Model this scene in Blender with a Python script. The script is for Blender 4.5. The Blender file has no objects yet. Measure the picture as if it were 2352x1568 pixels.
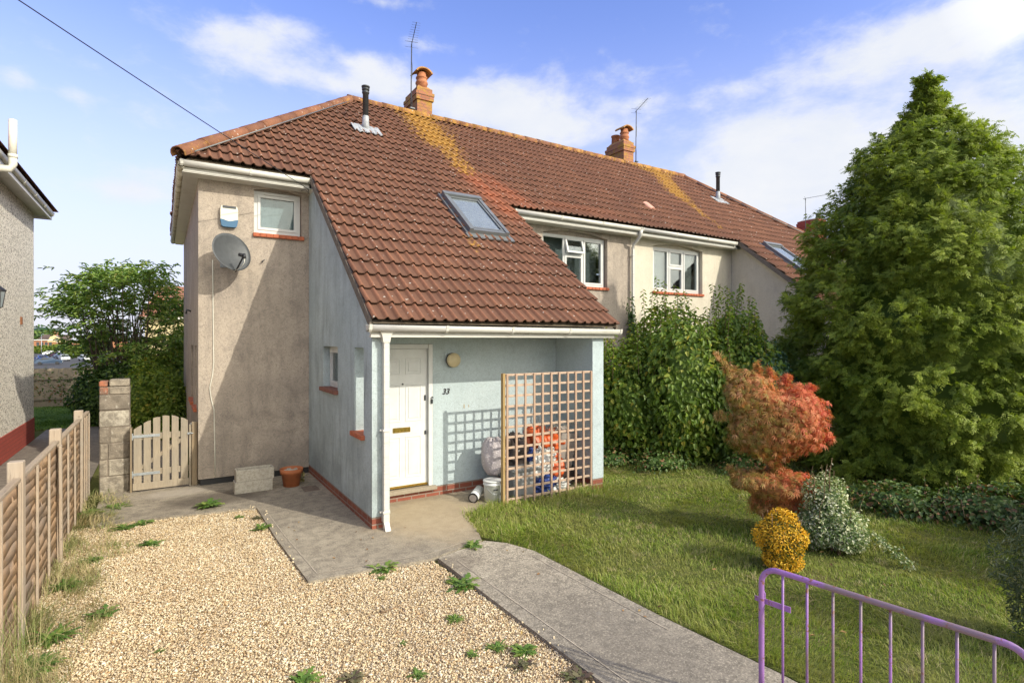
import bpy, bmesh, math, random
import numpy as np
from mathutils import Vector, Matrix
PI = math.pi; rad = math.radians
random.seed(7); rng = np.random.default_rng(7)
sc = bpy.context.scene
COL = sc.collection
# ------------------------------------------------------------------ camera, sky, sun, exposure
YAW = math.atan((1176-373)/1270.0); EYE = 2.3
cam_d = bpy.data.cameras.new('camera'); cam = bpy.data.objects.new('camera', cam_d); COL.objects.link(cam)
cam.location = (0, 0, EYE); cam.rotation_euler = (PI/2, 0, -YAW)
cam_d.sensor_width = 36; cam_d.lens = 36*1270/2352.0; cam_d.shift_y = -0.0017
cam_d.clip_start = 0.05; cam_d.clip_end = 3000
sc.camera = cam
sc.view_settings.view_transform = 'Standard'; sc.view_settings.look = 'None'
sc.view_settings.gamma = 1; sc.view_settings.exposure = EXPO = 0.16
SUNV = Vector((0.5, -1.0, 0.66)).normalized()          # towards the sun
sun_el = math.asin(SUNV.z); sun_rot = math.atan2(SUNV.x, SUNV.y)
sd = bpy.data.lights.new('sun', 'SUN'); sd.energy = 3.6; sd.angle = rad(0.5); sd.color = (1.0, 0.94, 0.80)
so = bpy.data.objects.new('sun', sd); COL.objects.link(so)
so.rotation_euler = (-SUNV).to_track_quat('-Z', 'Y').to_euler(); so.location = (10, -20, 15)

class NT:
    """small node-tree helper"""
    def __init__(s, tree): s.t = tree; s.n = tree.nodes; s.l = tree.links
    def node(s, typ, **kw):
        n = s.n.new(typ)
        for k, v in kw.items(): setattr(n, k, v)
        return n
    def link(s, a, b): s.l.new(a, b)
    def put(s, sock, v):
        if isinstance(v, bpy.types.NodeSocket): s.link(v, sock)
        elif v is not None:
            if isinstance(v, (tuple, list)) and len(v) == 3 and sock.type == 'RGBA': v = (*v, 1)
            sock.default_value = v
    def math(s, op, a, b=None, c=None, clamp=False):
        n = s.node('ShaderNodeMath', operation=op); n.use_clamp = clamp
        for i, v in enumerate((a, b, c)):
            if v is not None: s.put(n.inputs[i], v)
        return n.outputs[0]
    def mix(s, f, a, b, typ='MIX'):
        n = s.node('ShaderNodeMix', data_type='RGBA', blend_type=typ)
        s.put(n.inputs[0], f); s.put(n.inputs[6], a); s.put(n.inputs[7], b)
        return n.outputs[2]
    def ramp(s, f, stops, interp='LINEAR'):
        n = s.node('ShaderNodeValToRGB'); n.color_ramp.interpolation = interp
        el = n.color_ramp.elements
        while len(el) < len(stops): el.new(0.5)
        for e, (p, c) in zip(el, stops):
            e.position = p; e.color = (*c, 1) if isinstance(c, (tuple, list)) else (c, c, c, 1)
        s.put(n.inputs[0], f); return n.outputs[0]
    def obj(s, scale=None, rot=None):
        tc = s.node('ShaderNodeTexCoord'); o = tc.outputs['Object']
        if scale is not None:
            m = s.node('ShaderNodeMapping'); s.link(o, m.inputs[0])
            m.inputs['Scale'].default_value = scale if isinstance(scale, tuple) else (scale,)*3
            if rot: m.inputs['Rotation'].default_value = rot
            o = m.outputs[0]
        return o
    def noise(s, vec, scale, detail=4, rough=0.55, dist=0.0, out=0):
        n = s.node('ShaderNodeTexNoise'); s.put(n.inputs['Vector'], vec)
        n.inputs['Scale'].default_value = scale; n.inputs['Detail'].default_value = detail
        n.inputs['Roughness'].default_value = rough; n.inputs['Distortion'].default_value = dist
        return n.outputs[out]
    def voro(s, vec, scale, out='Distance', feature='F1'):
        n = s.node('ShaderNodeTexVoronoi', feature=feature); s.put(n.inputs['Vector'], vec)
        n.inputs['Scale'].default_value = scale; return n.outputs[out]
    def attr(s, name, out='Fac'):
        return s.node('ShaderNodeAttribute', attribute_name=name).outputs[out]
    def sepz(s, vec):
        n = s.node('ShaderNodeSeparateXYZ'); s.put(n.inputs[0], vec); return n.outputs
    def comb(s, x, y, z):
        n = s.node('ShaderNodeCombineXYZ')
        for i, v in enumerate((x, y, z)): s.put(n.inputs[i], v)
        return n.outputs[0]

# ---- world: Nishita sky with procedural clouds laid out by compass direction
world = bpy.data.worlds.new('World'); sc.world = world; world.use_nodes = True
world.node_tree.nodes.clear()
W = NT(world.node_tree)
sky = W.node('ShaderNodeTexSky', sky_type='NISHITA'); sky.sun_disc = False
sky.sun_elevation = sun_el; sky.sun_rotation = sun_rot; sky.altitude = 50; sky.air_density = 1.0; sky.dust_density = 0.3; sky.ozone_density = 3.0
tc = W.node('ShaderNodeTexCoord'); X, Y, Z = W.sepz(tc.outputs['Generated'])
az = W.math('ARCTAN2', X, Y); el = W.math('ARCSINE', Z)
def AE(px, py):
    u = (px-1176)/1270.0
    return YAW+math.atan(u), math.atan((780-py)/1270.0*math.cos(math.atan(u)))
SKYBLOBS = [  # centre px, py, half width, half height (for reading only: turned into directions), weight
    (560, 95, 140, 62, 0.95), (700, 70, 90, 40, 0.6), (650, 170, 150, 40, .55), (850, 150, 120, 45, .75), (1110, 235, 210, 75, 1.0), (1250, 300, 170, 60, .8), (860, 205, 160, 40, .75),
    (300, 440, 140, 28, .7), (370, 400, 90, 40, .6), (35, 180, 60, 34, .7), (170, 212, 75, 26, .6), (880, 5, 120, 22, .6), (980, 105, 60, 24, .5),
    (1780, 300, 210, 80, 1.1), (2080, 110, 320, 95, 1.15), (2280, 40, 220, 90, 1.0), (2150, 340, 330, 150, 1.5), (1720, 440, 260, 110, 1.3), (1450, 300, 120, 50, .35), (1400, 180, 200, 40, .22),
    (1480, 235, 90, 26, .35), (2300, 480, 200, 150, .9), (1720, 195, 110, 26, .45), (100, 700, 260, 60, .5)]
mask = None
for (px, py, hw, hh, wt) in SKYBLOBS:
    a0, e0 = AE(px, py); a1, _ = AE(px+hw, py); _, e1 = AE(px, py-hh)
    da = W.math('MULTIPLY', W.math('SUBTRACT', az, a0), 1/(a1-a0))
    de = W.math('MULTIPLY', W.math('SUBTRACT', el, e0), 1/max(1e-3, e1-e0))
    r2 = W.math('ADD', W.math('MULTIPLY', da, da), W.math('MULTIPLY', de, de))
    g = W.math('MULTIPLY', W.math('EXPONENT', W.math('MULTIPLY', r2, -1.35)), wt)
    mask = g if mask is None else W.math('ADD', mask, g)
dt0 = W.node('ShaderNodeVectorMath', operation='DOT_PRODUCT'); W.link(tc.outputs['Generated'], dt0.inputs[0]); dt0.inputs[1].default_value = SUNV
fill_cover = W.math('MULTIPLY', W.math('SUBTRACT', dt0.outputs['Value'], 0.42, clamp=True), 2.5, clamp=True)  # cover of the added fill clouds, out of view behind the camera
cv = W.comb(W.math('MULTIPLY', az, 1.0), W.math('MULTIPLY', el, 1.9), 0.3)
n1 = W.noise(cv, 5.0, 9, 0.6, 0.35); n2 = W.noise(cv, 17.0, 6, 0.62, 0.2)
nn = W.math('ADD', W.math('MULTIPLY', W.math('SUBTRACT', n1, 0.5), 1.7), W.math('MULTIPLY', W.math('SUBTRACT', n2, 0.5), 1.25))
dens = W.math('ADD', W.math('ADD', W.math('MULTIPLY', W.math('MINIMUM', mask, 1.15), 1.15), nn), W.math('MULTIPLY', fill_cover, 1.1))
soft = W.node('ShaderNodeMapRange', interpolation_type='SMOOTHSTEP'); W.put(soft.inputs[0], dens)
soft.inputs[1].default_value = 0.12; soft.inputs[2].default_value = 1.22; soft.inputs[3].default_value = 0; soft.inputs[4].default_value = 0.93
cover = soft.outputs[0]
SKY_TINT = (1.55, 1.40, 1.85)
skyc = W.mix(1.0, sky.outputs[0], SKY_TINT, 'MULTIPLY')
hz = W.node('ShaderNodeMapRange', interpolation_type='SMOOTHSTEP'); W.put(hz.inputs[0], el)
hz.inputs[1].default_value = -0.02; hz.inputs[2].default_value = 0.56; hz.inputs[3].default_value = 0.98; hz.inputs[4].default_value = 0.0
pale = (5.0, 5.1, 5.75)
skyc = W.mix(hz.outputs[0], skyc, pale)
cshade = W.noise(cv, 9.0, 6, 0.6, 0.2)
cloudc = W.mix(W.math('MULTIPLY', W.math('SUBTRACT', cshade, .35, clamp=True), 1.6), (5.5, 5.6, 5.75), (4.6, 4.95, 5.6))
# unseen bright clouds added behind the camera, on the sun's side, as fill light
dt = W.node('ShaderNodeVectorMath', operation='DOT_PRODUCT'); W.link(tc.outputs['Generated'], dt.inputs[0]); dt.inputs[1].default_value = SUNV
fill_glow = W.math('MULTIPLY', W.math('SUBTRACT', dt.outputs['Value'], 0.3, clamp=True), 1.6, clamp=True)
cloudc = W.mix(fill_glow, cloudc, (21.0, 20.0, 16.8))
fin = W.mix(cover, skyc, cloudc)
bg = W.node('ShaderNodeBackground'); bg.inputs['Strength'].default_value = 0.15
W.link(fin, bg.inputs['Color']); wo = W.node('ShaderNodeOutputWorld'); W.link(bg.outputs[0], wo.inputs[0])

# ------------------------------------------------------------------ object helpers
OFF = {}                      # root object -> world offset of its origin
XF = [None]                   # active transform (function on an (n,3) array, flips winding?)
def mirror_x(xm): return (lambda a: np.column_stack([2*xm-a[:, 0], a[:, 1], a[:, 2]]), True)
def tag(o, label=None, cat=None, group=None, kind=None):
    if label: o['label'] = label
    if cat: o['category'] = cat
    if group: o['group'] = group
    if kind: o['kind'] = kind
    return o
def thing(name, loc, label, cat, group=None, rz=0):
    o = bpy.data.objects.new(name, None); COL.objects.link(o); o.location = loc; o.rotation_euler = (0, 0, rz)
    o.empty_display_size = 0.1
    OFF[o.name] = np.array(loc, float)
    return tag(o, label, cat, group)
def root_off(parent):
    p = parent
    while p.parent: p = p.parent
    return OFF.get(p.name, np.zeros(3))
def finish(me, name, mat, parent=None, smooth=False, label=None):
    o = bpy.data.objects.new(name, me); COL.objects.link(o)
    if mat:
        for m in (mat if isinstance(mat, (list, tuple)) else [mat]): me.materials.append(m)
    if smooth: me.polygons.foreach_set('use_smooth', [True]*len(me.polygons))
    if parent: o.parent = parent
    if label: o['label'] = label
    return o
def npmesh(name, V, F, mat, parent=None, attrs=None, smooth=False, fattrs=None, label=None, local=False):
    V = np.asarray(V, np.float32); F = np.asarray(F, np.int32)
    if XF[0] is not None and not local:
        fn, fl = XF[0]; V = fn(V).astype(np.float32)
        if fl: F = F[:, ::-1]
    if parent is not None and not local: V = V-root_off(parent)
    me = bpy.data.meshes.new(name); k = F.shape[1]
    me.vertices.add(len(V)); me.vertices.foreach_set('co', V.astype(np.float32).ravel())
    me.loops.add(F.size); me.loops.foreach_set('vertex_index', np.ascontiguousarray(F).ravel())
    me.polygons.add(len(F)); me.polygons.foreach_set('loop_start', np.arange(0, F.size, k, dtype=np.int32))
    for dct, dom in ((attrs, 'POINT'), (fattrs, 'FACE')):
        for an, av in (dct or {}).items():
            a = me.attributes.new(an, 'FLOAT', dom); a.data.foreach_set('value', np.asarray(av, np.float32))
    me.update(calc_edges=True); me.validate()
    return finish(me, name, mat, parent, smooth, label)

class MB:
    def __init__(s): s.v = []; s.f = []; s.sm = []
    def add(s, vs, fs, smooth=False):
        b = len(s.v); s.v += [tuple(map(float, v)) for v in vs]; s.f += [tuple(b+i for i in f) for f in fs]; s.sm += [smooth]*len(fs); return s
    def box(s, x0, y0, z0, x1, y1, z1, rot=None, ctr=None, bev=0):
        x0, x1 = min(x0, x1), max(x0, x1); y0, y1 = min(y0, y1), max(y0, y1); z0, z1 = min(z0, z1), max(z0, z1)
        if bev:
            b = min(bev, (x1-x0)*.45, (y1-y0)*.45, (z1-z0)*.45); vs = []; idx = {}
            for i, (sx, sy, sz) in enumerate([(a, c, d) for a in (0, 1) for c in (0, 1) for d in (0, 1)]):
                X_, Y_, Z_ = (x1 if sx else x0), (y1 if sy else y0), (z1 if sz else z0)
                dx, dy, dz = (-b if sx else b), (-b if sy else b), (-b if sz else b)
                idx[(sx, sy, sz)] = len(vs); vs += [(X_, Y_+dy, Z_+dz), (X_+dx, Y_, Z_+dz), (X_+dx, Y_+dy, Z_)]
            from itertools import product
            fs = []
            for ax in range(3):
                for sd_ in (0, 1):
                    o = [(0, 0), (1, 0), (1, 1), (0, 1)]; f = []
                    for (p, q) in o:
                        k = [0, 0, 0]; k[ax] = sd_; k[(ax+1) % 3] = p; k[(ax+2) % 3] = q; f.append(idx[tuple(k)]+ax)
                    fs.append(f if sd_ else f[::-1])
            for ax in range(3):
                for p, q in product((0, 1), (0, 1)):
                    k0 = [0, 0, 0]; k0[ax] = 0; k0[(ax+1) % 3] = p; k0[(ax+2) % 3] = q; k1 = list(k0); k1[ax] = 1
                    a, c = (ax+1) % 3, (ax+2) % 3
                    f = [idx[tuple(k0)]+a, idx[tuple(k1)]+a, idx[tuple(k1)]+c, idx[tuple(k0)]+c]
                    fs.append(f if p == q else f[::-1])
            for k, i in idx.items(): fs.append([i, i+1, i+2] if sum(k) % 2 else [i+2, i+1, i])
        else:
            vs = [(x0, y0, z0), (x1, y0, z0), (x1, y1, z0), (x0, y1, z0), (x0, y0, z1), (x1, y0, z1), (x1, y1, z1), (x0, y1, z1)]
            fs = [(3, 2, 1, 0), (4, 5, 6, 7), (0, 1, 5, 4), (1, 2, 6, 5), (2, 3, 7, 6), (3, 0, 4, 7)]
        if rot is not None:
            c = Vector(ctr if ctr else ((x0+x1)/2, (y0+y1)/2, (z0+z1)/2)); vs = [tuple(rot @ (Vector(v)-c)+c) for v in vs]
        return s.add(vs, fs)
    def tube(s, pts, r, n=8, caps=True, smooth=True):
        pts = [Vector(p) for p in pts]; rs = r if isinstance(r, (list, tuple)) else [r]*len(pts)
        vs = []; fs = []; t0 = None; up = Vector((0.13, 0.31, 0.94))
        for i, p in enumerate(pts):
            t = (pts[min(i+1, len(pts)-1)]-pts[max(i-1, 0)]).normalized()
            if t0 is None:
                a = t.cross(up); a = a.normalized() if a.length > 1e-3 else t.orthogonal().normalized()
            else: a = (a-t*a.dot(t)).normalized()
            b = t.cross(a); t0 = t
            for k in range(n):
                th = 2*PI*k/n; vs.append(p+(a*math.cos(th)+b*math.sin(th))*rs[i])
        for i in range(len(pts)-1):
            for k in range(n): fs.append((i*n+k, i*n+(k+1) % n, (i+1)*n+(k+1) % n, (i+1)*n+k))
        s.add(vs, fs, smooth)
        if caps:
            m = len(pts)-1; s.f.append(tuple(len(s.v)-len(vs)+k for k in range(n))[::-1]); s.sm.append(False)
            s.f.append(tuple(len(s.v)-len(vs)+m*n+k for k in range(n))); s.sm.append(False)
        return s
    def lathe(s, prof, c, n=20, axis='z', smooth=True, scale=(1, 1)):
        """prof: list of (r, h) along the axis from centre c"""
        vs = []; fs = []
        for (r, h) in prof:
            for k in range(n):
                th = 2*PI*k/n; a, b = r*math.cos(th)*scale[0], r*math.sin(th)*scale[1]
                p = {'z': (a, b, h), 'x': (h, a, b), 'y': (b, h, a)}[axis]
                vs.append((c[0]+p[0], c[1]+p[1], c[2]+p[2]))
        m = len(prof)
        for i in range(m-1):
            for k in range(n): fs.append((i*n+k, i*n+(k+1) % n, (i+1)*n+(k+1) % n, (i+1)*n+k))
        s.add(vs, fs, smooth)
        b = len(s.v)-len(vs)
        if prof[0][0] > 1e-4: s.f.append(tuple(b+k for k in range(n))[::-1]); s.sm.append(False)
        if prof[-1][0] > 1e-4: s.f.append(tuple(b+(m-1)*n+k for k in range(n))); s.sm.append(False)
        return s
    def sweep(s, prof, p0, p1, U, V, smooth=False, caps=True):
        """closed profile (list of (u, v)) swept from p0 to p1"""
        U = Vector(U); V = Vector(V); n = len(prof); vs = []
        for p in (p0, p1): vs += [Vector(p)+U*a+V*b for a, b in prof]
        fs = [(k, (k+1) % n, n+(k+1) % n, n+k) for k in range(n)]
        s.add(vs, fs, smooth)
        if caps:
            b = len(s.v)-2*n; s.f += [tuple(b+k for k in range(n))[::-1], tuple(b+n+k for k in range(n))]; s.sm += [False]*2
        return s
    def prism(s, poly, z0, z1):
        n = len(poly); vs = [(x, y, z0) for x, y in poly]+[(x, y, z1) for x, y in poly]
        return s.add(vs, [tuple(range(n))[::-1], tuple(range(n, 2*n))]+[(k, (k+1) % n, n+(k+1) % n, n+k) for k in range(n)])
    def build(s, name, mat, parent=None, label=None, recalc=True, local=False, bevel=0):
        V = np.array(s.v, float).reshape(-1, 3); F = s.f
        if XF[0] is not None and not local:
            V = XF[0][0](V)
            if XF[0][1]: F = [f[::-1] for f in F]
        if parent is not None and not local: V = V-root_off(parent)
        me = bpy.data.meshes.new(name); me.from_pydata(V.tolist(), [], F)
        me.polygons.foreach_set('use_smooth', s.sm)
        if recalc or bevel:
            bm = bmesh.new(); bm.from_mesh(me)
            if bevel: 
                es = [e for e in bm.edges if len(e.link_faces) == 2 and e.calc_face_angle(0) > 0.6]
                bmesh.ops.bevel(bm, geom=es, offset=bevel, segments=1, affect='EDGES', clamp_overlap=True)
            bmesh.ops.recalc_face_normals(bm, faces=bm.faces[:]); bm.to_mesh(me); bm.free()
        me.update()
        return finish(me, name, mat, parent, False, label)
def copy_tree(o, parent=None):
    c = o.copy(); COL.objects.link(c); c.parent = parent
    for ch in list(o.children): copy_tree(ch, c)
    return c

# ------------------------------------------------------------------ materials
def new_mat(name):
    m = bpy.data.materials.new(name); m.use_nodes = True; t = NT(m.node_tree)
    return m, t, m.node_tree.nodes['Principled BSDF']
def bump(t, b, h, strength=0.5, dist=0.01):
    n = t.node('ShaderNodeBump'); n.inputs['Strength'].default_value = strength; n.inputs['Distance'].default_value = dist
    t.put(n.inputs['Height'], h); t.link(n.outputs[0], b.inputs['Normal'])
def plain(name, col, rough=0.6, metal=0.0, var=0.12, scale=8, bmp=0.0, bscale=80, spec=0.5):
    m, t, b = new_mat(name); o = t.obj()
    n = t.noise(o, scale, 5, 0.6); lo = tuple(c*(1-var) for c in col); hi = tuple(min(1, c*(1+var)) for c in col)
    t.put(b.inputs['Base Color'], t.ramp(n, [(0.3, lo), (0.7, hi)])); b.inputs['Roughness'].default_value = rough
    b.inputs['Metallic'].default_value = metal; b.inputs['Specular IOR Level'].default_value = spec
    if bmp: bump(t, b, t.noise(o, bscale, 4, 0.7), bmp, 0.004)
    return m
def stucco(name, base, dark, stain, swirl=0.8, dirt=0.5, lowdirt=True):
    m, t, b = new_mat(name); o = t.obj()
    st = t.obj((3.0, 3.0, 0.55)); v = t.noise(st, 1.6, 7, 0.65, 0.3)          # vertical rain streaks
    bl = t.noise(o, 0.9, 6, 0.62); fine = t.noise(o, 38, 4, 0.7, 1.2); scr = t.noise(t.obj((16, 16, 7)), 2.2, 3, 0.7, 2.0)
    c = t.mix(t.ramp(bl, [(0.35, 0.0), (0.66, 1.0)]), base, dark); c = t.mix(t.math('MULTIPLY', t.ramp(t.noise(o, 2.6, 7, 0.7, .6), [(0.50, 0.0), (0.68, 1.0)]), .42*swirl), c, stain)
    c = t.mix(t.math('MULTIPLY', t.ramp(v, [(0.48, 0.0), (0.75, 1.0)]), dirt), c, stain)
    c = t.mix(t.math('MULTIPLY', t.ramp(scr, [(0.60, 0.0), (0.72, 1.0)]), 0.30*swirl), c, stain)
    c = t.mix(t.math('MULTIPLY', t.ramp(fine, [(0.35, 1.0), (0.55, 0.0)]), 0.25), c, tuple(x*0.55 for x in dark))
    rl = t.noise(o, 7.5, 5, 0.62, 2.6); rd = t.math('ABSOLUTE', t.math('SUBTRACT', rl, 0.5))
    c = t.mix(t.math('MULTIPLY', t.ramp(rd, [(0.006, 1.0), (0.022, 0.0)]), 0.55*swirl), c, tuple(x*0.8 for x in stain))
    if lowdirt:
        z = t.sepz(o)[2]; f = t.math('MULTIPLY', t.math('SUBTRACT', 2.4, z, clamp=False), 0.42, clamp=True)
        f2 = t.math('MULTIPLY', f, t.ramp(t.noise(o, 1.7, 6, 0.65), [(0.38, 0.0), (0.68, 1.0)]))
        c = t.mix(t.math('MULTIPLY', f2, 0.62), c, stain)
    t.put(b.inputs['Base Color'], c); b.inputs['Roughness'].default_value = 0.92; b.inputs['Specular IOR Level'].default_value = 0.2
    h = t.math('ADD', t.math('MULTIPLY', t.noise(o, 30, 3, 0.6, 1.5), 1.0), t.math('MULTIPLY', t.noise(o, 110, 3, 0.6), 0.4))
    bump(t, b, h, 0.55, 0.012)
    return m
M = {}
M['beige'] = stucco('beige_render', (0.475, 0.40, 0.325), (0.385, 0.325, 0.265), (0.15, 0.135, 0.125), 1.0, 0.5)
M['blue'] = stucco('pale_blue_render', (0.50, 0.575, 0.58), (0.42, 0.49, 0.495), (0.17, 0.19, 0.18), 0.6, 0.62)
M['blue_porch'] = stucco('blue_porch_render', (0.49, 0.565, 0.58), (0.44, 0.52, 0.54), (0.27, 0.31, 0.31), 0.7, 0.18, False)
M['cream'] = stucco('cream_render', (0.68, 0.625, 0.51), (0.62, 0.565, 0.455), (0.40, 0.35, 0.27), 0.5, 0.30, False)
M['yellow_render'] = stucco('yellow_render', (0.62, 0.52, 0.30), (0.56, 0.46, 0.26), (0.35, 0.28, 0.17), 0.3, 0.2, False)
def pebble():
    m, t, b = new_mat('pebbledash'); o = t.obj()
    vd = t.voro(o, 48, 'Color'); vs = t.voro(o, 48, 'Distance'); r = t.sepz(vd)[0]
    c = t.ramp(r, [(0.0, (0.14, 0.11, 0.085)), (0.16, (0.26, 0.22, 0.17)), (0.24, (0.70, 0.64, 0.54)), (0.6, (0.78, 0.72, 0.62)), (1.0, (0.84, 0.80, 0.71))])
    c = t.mix(t.math('MULTIPLY', t.noise(o, 1.2, 5), 0.2), c, (0.40, 0.37, 0.32))
    t.put(b.inputs['Base Color'], c); b.inputs['Roughness'].default_value = 0.95
    bump(t, b, t.math('SUBTRACT', 1.0, vs), 0.7, 0.008); return m
M['pebble'] = pebble()
def brick(name, a, b_, mortar, sx=4.6, rough=0.85, bw=0.5, rh=0.25, ms=0.02, lichen=False):
    m, t, b = new_mat(name); o = t.obj(); x, y, z = t.sepz(o)
    v = t.comb(t.math('ADD', x, y), z, 0.0)
    br = t.node('ShaderNodeTexBrick'); t.put(br.inputs['Vector'], v)
    br.inputs['Scale'].default_value = sx*0.5; br.inputs['Brick Width'].default_value = bw; br.inputs['Row Height'].default_value = rh*0.72
    br.inputs['Mortar Size'].default_value = ms; br.inputs['Mortar Smooth'].default_value = 0.2; br.inputs['Bias'].default_value = 0.0
    t.put(br.inputs['Color1'], a); t.put(br.inputs['Color2'], b_); t.put(br.inputs['Mortar'], mortar)
    c = t.mix(t.math('MULTIPLY', t.noise(o, 9, 5, 0.65), 0.45), br.outputs[0], tuple(q*0.45 for q in a))
    if lichen:
        f = t.ramp(t.noise(o, 5.0, 6, 0.7), [(0.46, 0.0), (0.58, 1.0)]); zz = t.math('MULTIPLY', t.math('SUBTRACT', z, 0.35), 1.6, clamp=True)
        c = t.mix(t.math('MULTIPLY', f, zz), c, (0.34, 0.19, 0.035))
    t.put(b.inputs['Base Color'], c); b.inputs['Roughness'].default_value = rough
    bump(t, b, t.math('SUBTRACT', t.noise(o, 60, 3), br.outputs['Fac']), 0.6, 0.006); return m
M['brick_plinth'] = brick('red_plinth_brick', (0.30, 0.088, 0.05), (0.21, 0.06, 0.038), (0.30, 0.25, 0.20))
M['brick_chimney'] = brick('chimney_brick', (0.40, 0.16, 0.085), (0.33, 0.125, 0.07), (0.20, 0.12, 0.08), lichen=True)
M['brick_sill'] = plain('sill_brick', (0.42, 0.115, 0.05), 0.8, var=0.25, scale=14, bmp=0.4)
M['brick_sill_dark'] = plain('sill_tile_dark', (0.20, 0.085, 0.06), 0.85, var=0.25, scale=14, bmp=0.4)
M['paint_red'] = brick('red_painted_brick', (0.42, 0.07, 0.045), (0.36, 0.06, 0.04), (0.27, 0.06, 0.045))
M['brick_far'] = brick('orange_brick', (0.42, 0.17, 0.08), (0.36, 0.14, 0.07), (0.35, 0.2, 0.12))
M['upvc'] = plain('white_upvc', (0.60, 0.60, 0.575), 0.35, var=0.05, scale=5)
def gutter_m():
    m, t, b = new_mat('gutter_white'); o = t.obj()
    n = t.noise(t.obj((1.5, 1.5, 14)), 3.0, 6, 0.7); c = t.mix(t.math('MULTIPLY', t.ramp(n, [(0.5, 0.0), (0.78, 1.0)]), 0.5), (0.57, 0.555, 0.505), (0.31, 0.265, 0.185))
    t.put(b.inputs['Base Color'], c); b.inputs['Roughness'].default_value = 0.4; return m
M['gutter'] = gutter_m()
def dirty_gutter():
    m, t, b = new_mat('dirty_gutter'); o = t.obj()
    n = t.noise(o, 7.0, 6, 0.7); c = t.mix(t.ramp(n, [(0.42, 0.0), (0.65, 1.0)]), (0.60, 0.56, 0.46), (0.24, 0.20, 0.12))
    t.put(b.inputs['Base Color'], c); b.inputs['Roughness'].default_value = 0.6; return m
M['gutter_dirty'] = dirty_gutter()
M['door'] = plain('door_white', (0.62, 0.625, 0.61), 0.35, var=0.07, scale=5)
M['brass'] = plain('brass', (0.62, 0.42, 0.12), 0.25, 1.0, var=0.2, scale=30)
M['steel'] = plain('galvanised_steel', (0.40, 0.43, 0.45), 0.45, 0.75, var=0.2, scale=25)
M['black'] = plain('black_plastic', (0.02, 0.02, 0.022), 0.5)
M['dark_metal'] = plain('dark_metal', (0.05, 0.055, 0.06), 0.4, 0.3)
M['aerial'] = plain('aerial_metal', (0.055, 0.06, 0.07), 0.5, 0.3)
M['lead'] = plain('lead_flashing', (0.34, 0.355, 0.375), 0.6, 0.1, var=0.25, scale=12, bmp=0.4)
M['skylight'] = plain('skylight_grey', (0.16, 0.17, 0.175), 0.45, 0.25, var=0.15)
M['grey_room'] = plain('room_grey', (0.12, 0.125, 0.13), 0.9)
M['curtain'] = plain('curtain_cloth', (0.66, 0.66, 0.64), 0.9)
M['blind'] = plain('frosted_backing', (0.22, 0.25, 0.265), 0.8, var=0.18, scale=11)
def glass(name, tint=(0.9, 0.95, 0.95), base=0.02, gl=0.03, mul=0.85):
    m, t, b = new_mat(name); t.n.remove(b); out = [n for n in t.n if n.type == 'OUTPUT_MATERIAL'][0]
    tr = t.node('ShaderNodeBsdfTransparent'); t.put(tr.inputs[0], tint); g = t.node('ShaderNodeBsdfGlossy'); g.inputs['Roughness'].default_value = gl
    fr = t.node('ShaderNodeFresnel'); fr.inputs[0].default_value = 1.5
    f = t.math('ADD', t.math('MULTIPLY', fr.outputs[0], mul), base, clamp=True)
    mx = t.node('ShaderNodeMixShader'); t.put(mx.inputs[0], f); t.link(tr.outputs[0], mx.inputs[1]); t.link(g.outputs[0], mx.inputs[2]); t.link(mx.outputs[0], out.inputs[0])
    return m
M['glass'] = glass('window_glass'); M['glass_sky'] = glass('roof_window_glass', (0.9, 0.92, 0.92), 0.0, 0.06, 0.45); M['blind_pale'] = plain('pale_blind', (0.40, 0.42, 0.45), 0.7, var=.12)
def tilemat(name, base, pan, spots=1.0):
    m, t, b = new_mat(name); o = t.obj(); r = t.attr('rnd'); hgt = t.attr('hgt')
    c = t.mix(r, base, pan); c = t.mix(t.math('MULTIPLY', t.ramp(t.noise(o, 2.2, 6, 0.65), [(0.4, 0.0), (0.7, 1.0)]), 0.55), c, tuple(q*0.52 for q in base))
    c = t.mix(t.math('MULTIPLY', t.ramp(t.noise(o, 16, 5, 0.7), [(0.45, 0.0), (0.7, 1.0)]), 0.5), c, tuple(q*0.55 for q in pan))
    # moss and grime that gathers in the pans of the tiles
    c = t.mix(t.math('MULTIPLY', t.math('SUBTRACT', 1.0, hgt), 0.62), c, (0.085, 0.045, 0.031)); c = t.mix(t.math('MULTIPLY', t.attr('edge'), 0.9), c, (0.022, 0.014, 0.01))  # edge: near-black painted on the course lips as the shadow gap under each tile
    new = t.math('MULTIPLY', t.attr('fresh'), t.ramp(t.noise(o, 3.5, 4), [(0.3, 0.5), (0.6, 1.0)]))
    c = t.mix(t.math('MULTIPLY', new, 0.85), c, (0.46, 0.135, 0.06))
    li = t.attr('lichen'); ln = t.noise(o, 9.5, 7, 0.80)
    lf = t.ramp(t.math('ADD', t.math('MULTIPLY', li, 0.34), t.math('MULTIPLY', ln, 0.95)), [(0.68, 0.0), (0.76, 1.0)])
    lcol = t.mix(t.noise(o, 30, 3), (0.30, 0.14, 0.025), (0.43, 0.25, 0.05))
    c = t.mix(t.math('MULTIPLY', lf, 0.88), c, lcol)
    wsp = t.voro(o, 11.0, 'Distance'); wc = t.sepz(t.voro(o, 11.0, 'Color'))[0]
    wf = t.math('MULTIPLY', t.ramp(t.math('ADD', wsp, t.math('MULTIPLY', t.noise(o, 40, 3), 0.18)), [(0.20, 1.0), (0.27, 0.0)]), t.math('GREATER_THAN', wc, 1-0.40*spots))
    c = t.mix(t.math('MULTIPLY', wf, 0.75), c, (0.52, 0.47, 0.42))
    t.put(b.inputs['Base Color'], c); b.inputs['Roughness'].default_value = 0.82; b.inputs['Specular IOR Level'].default_value = 0.3
    bump(t, b, t.noise(o, 70, 4, 0.7), 0.5, 0.004); return m
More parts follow.
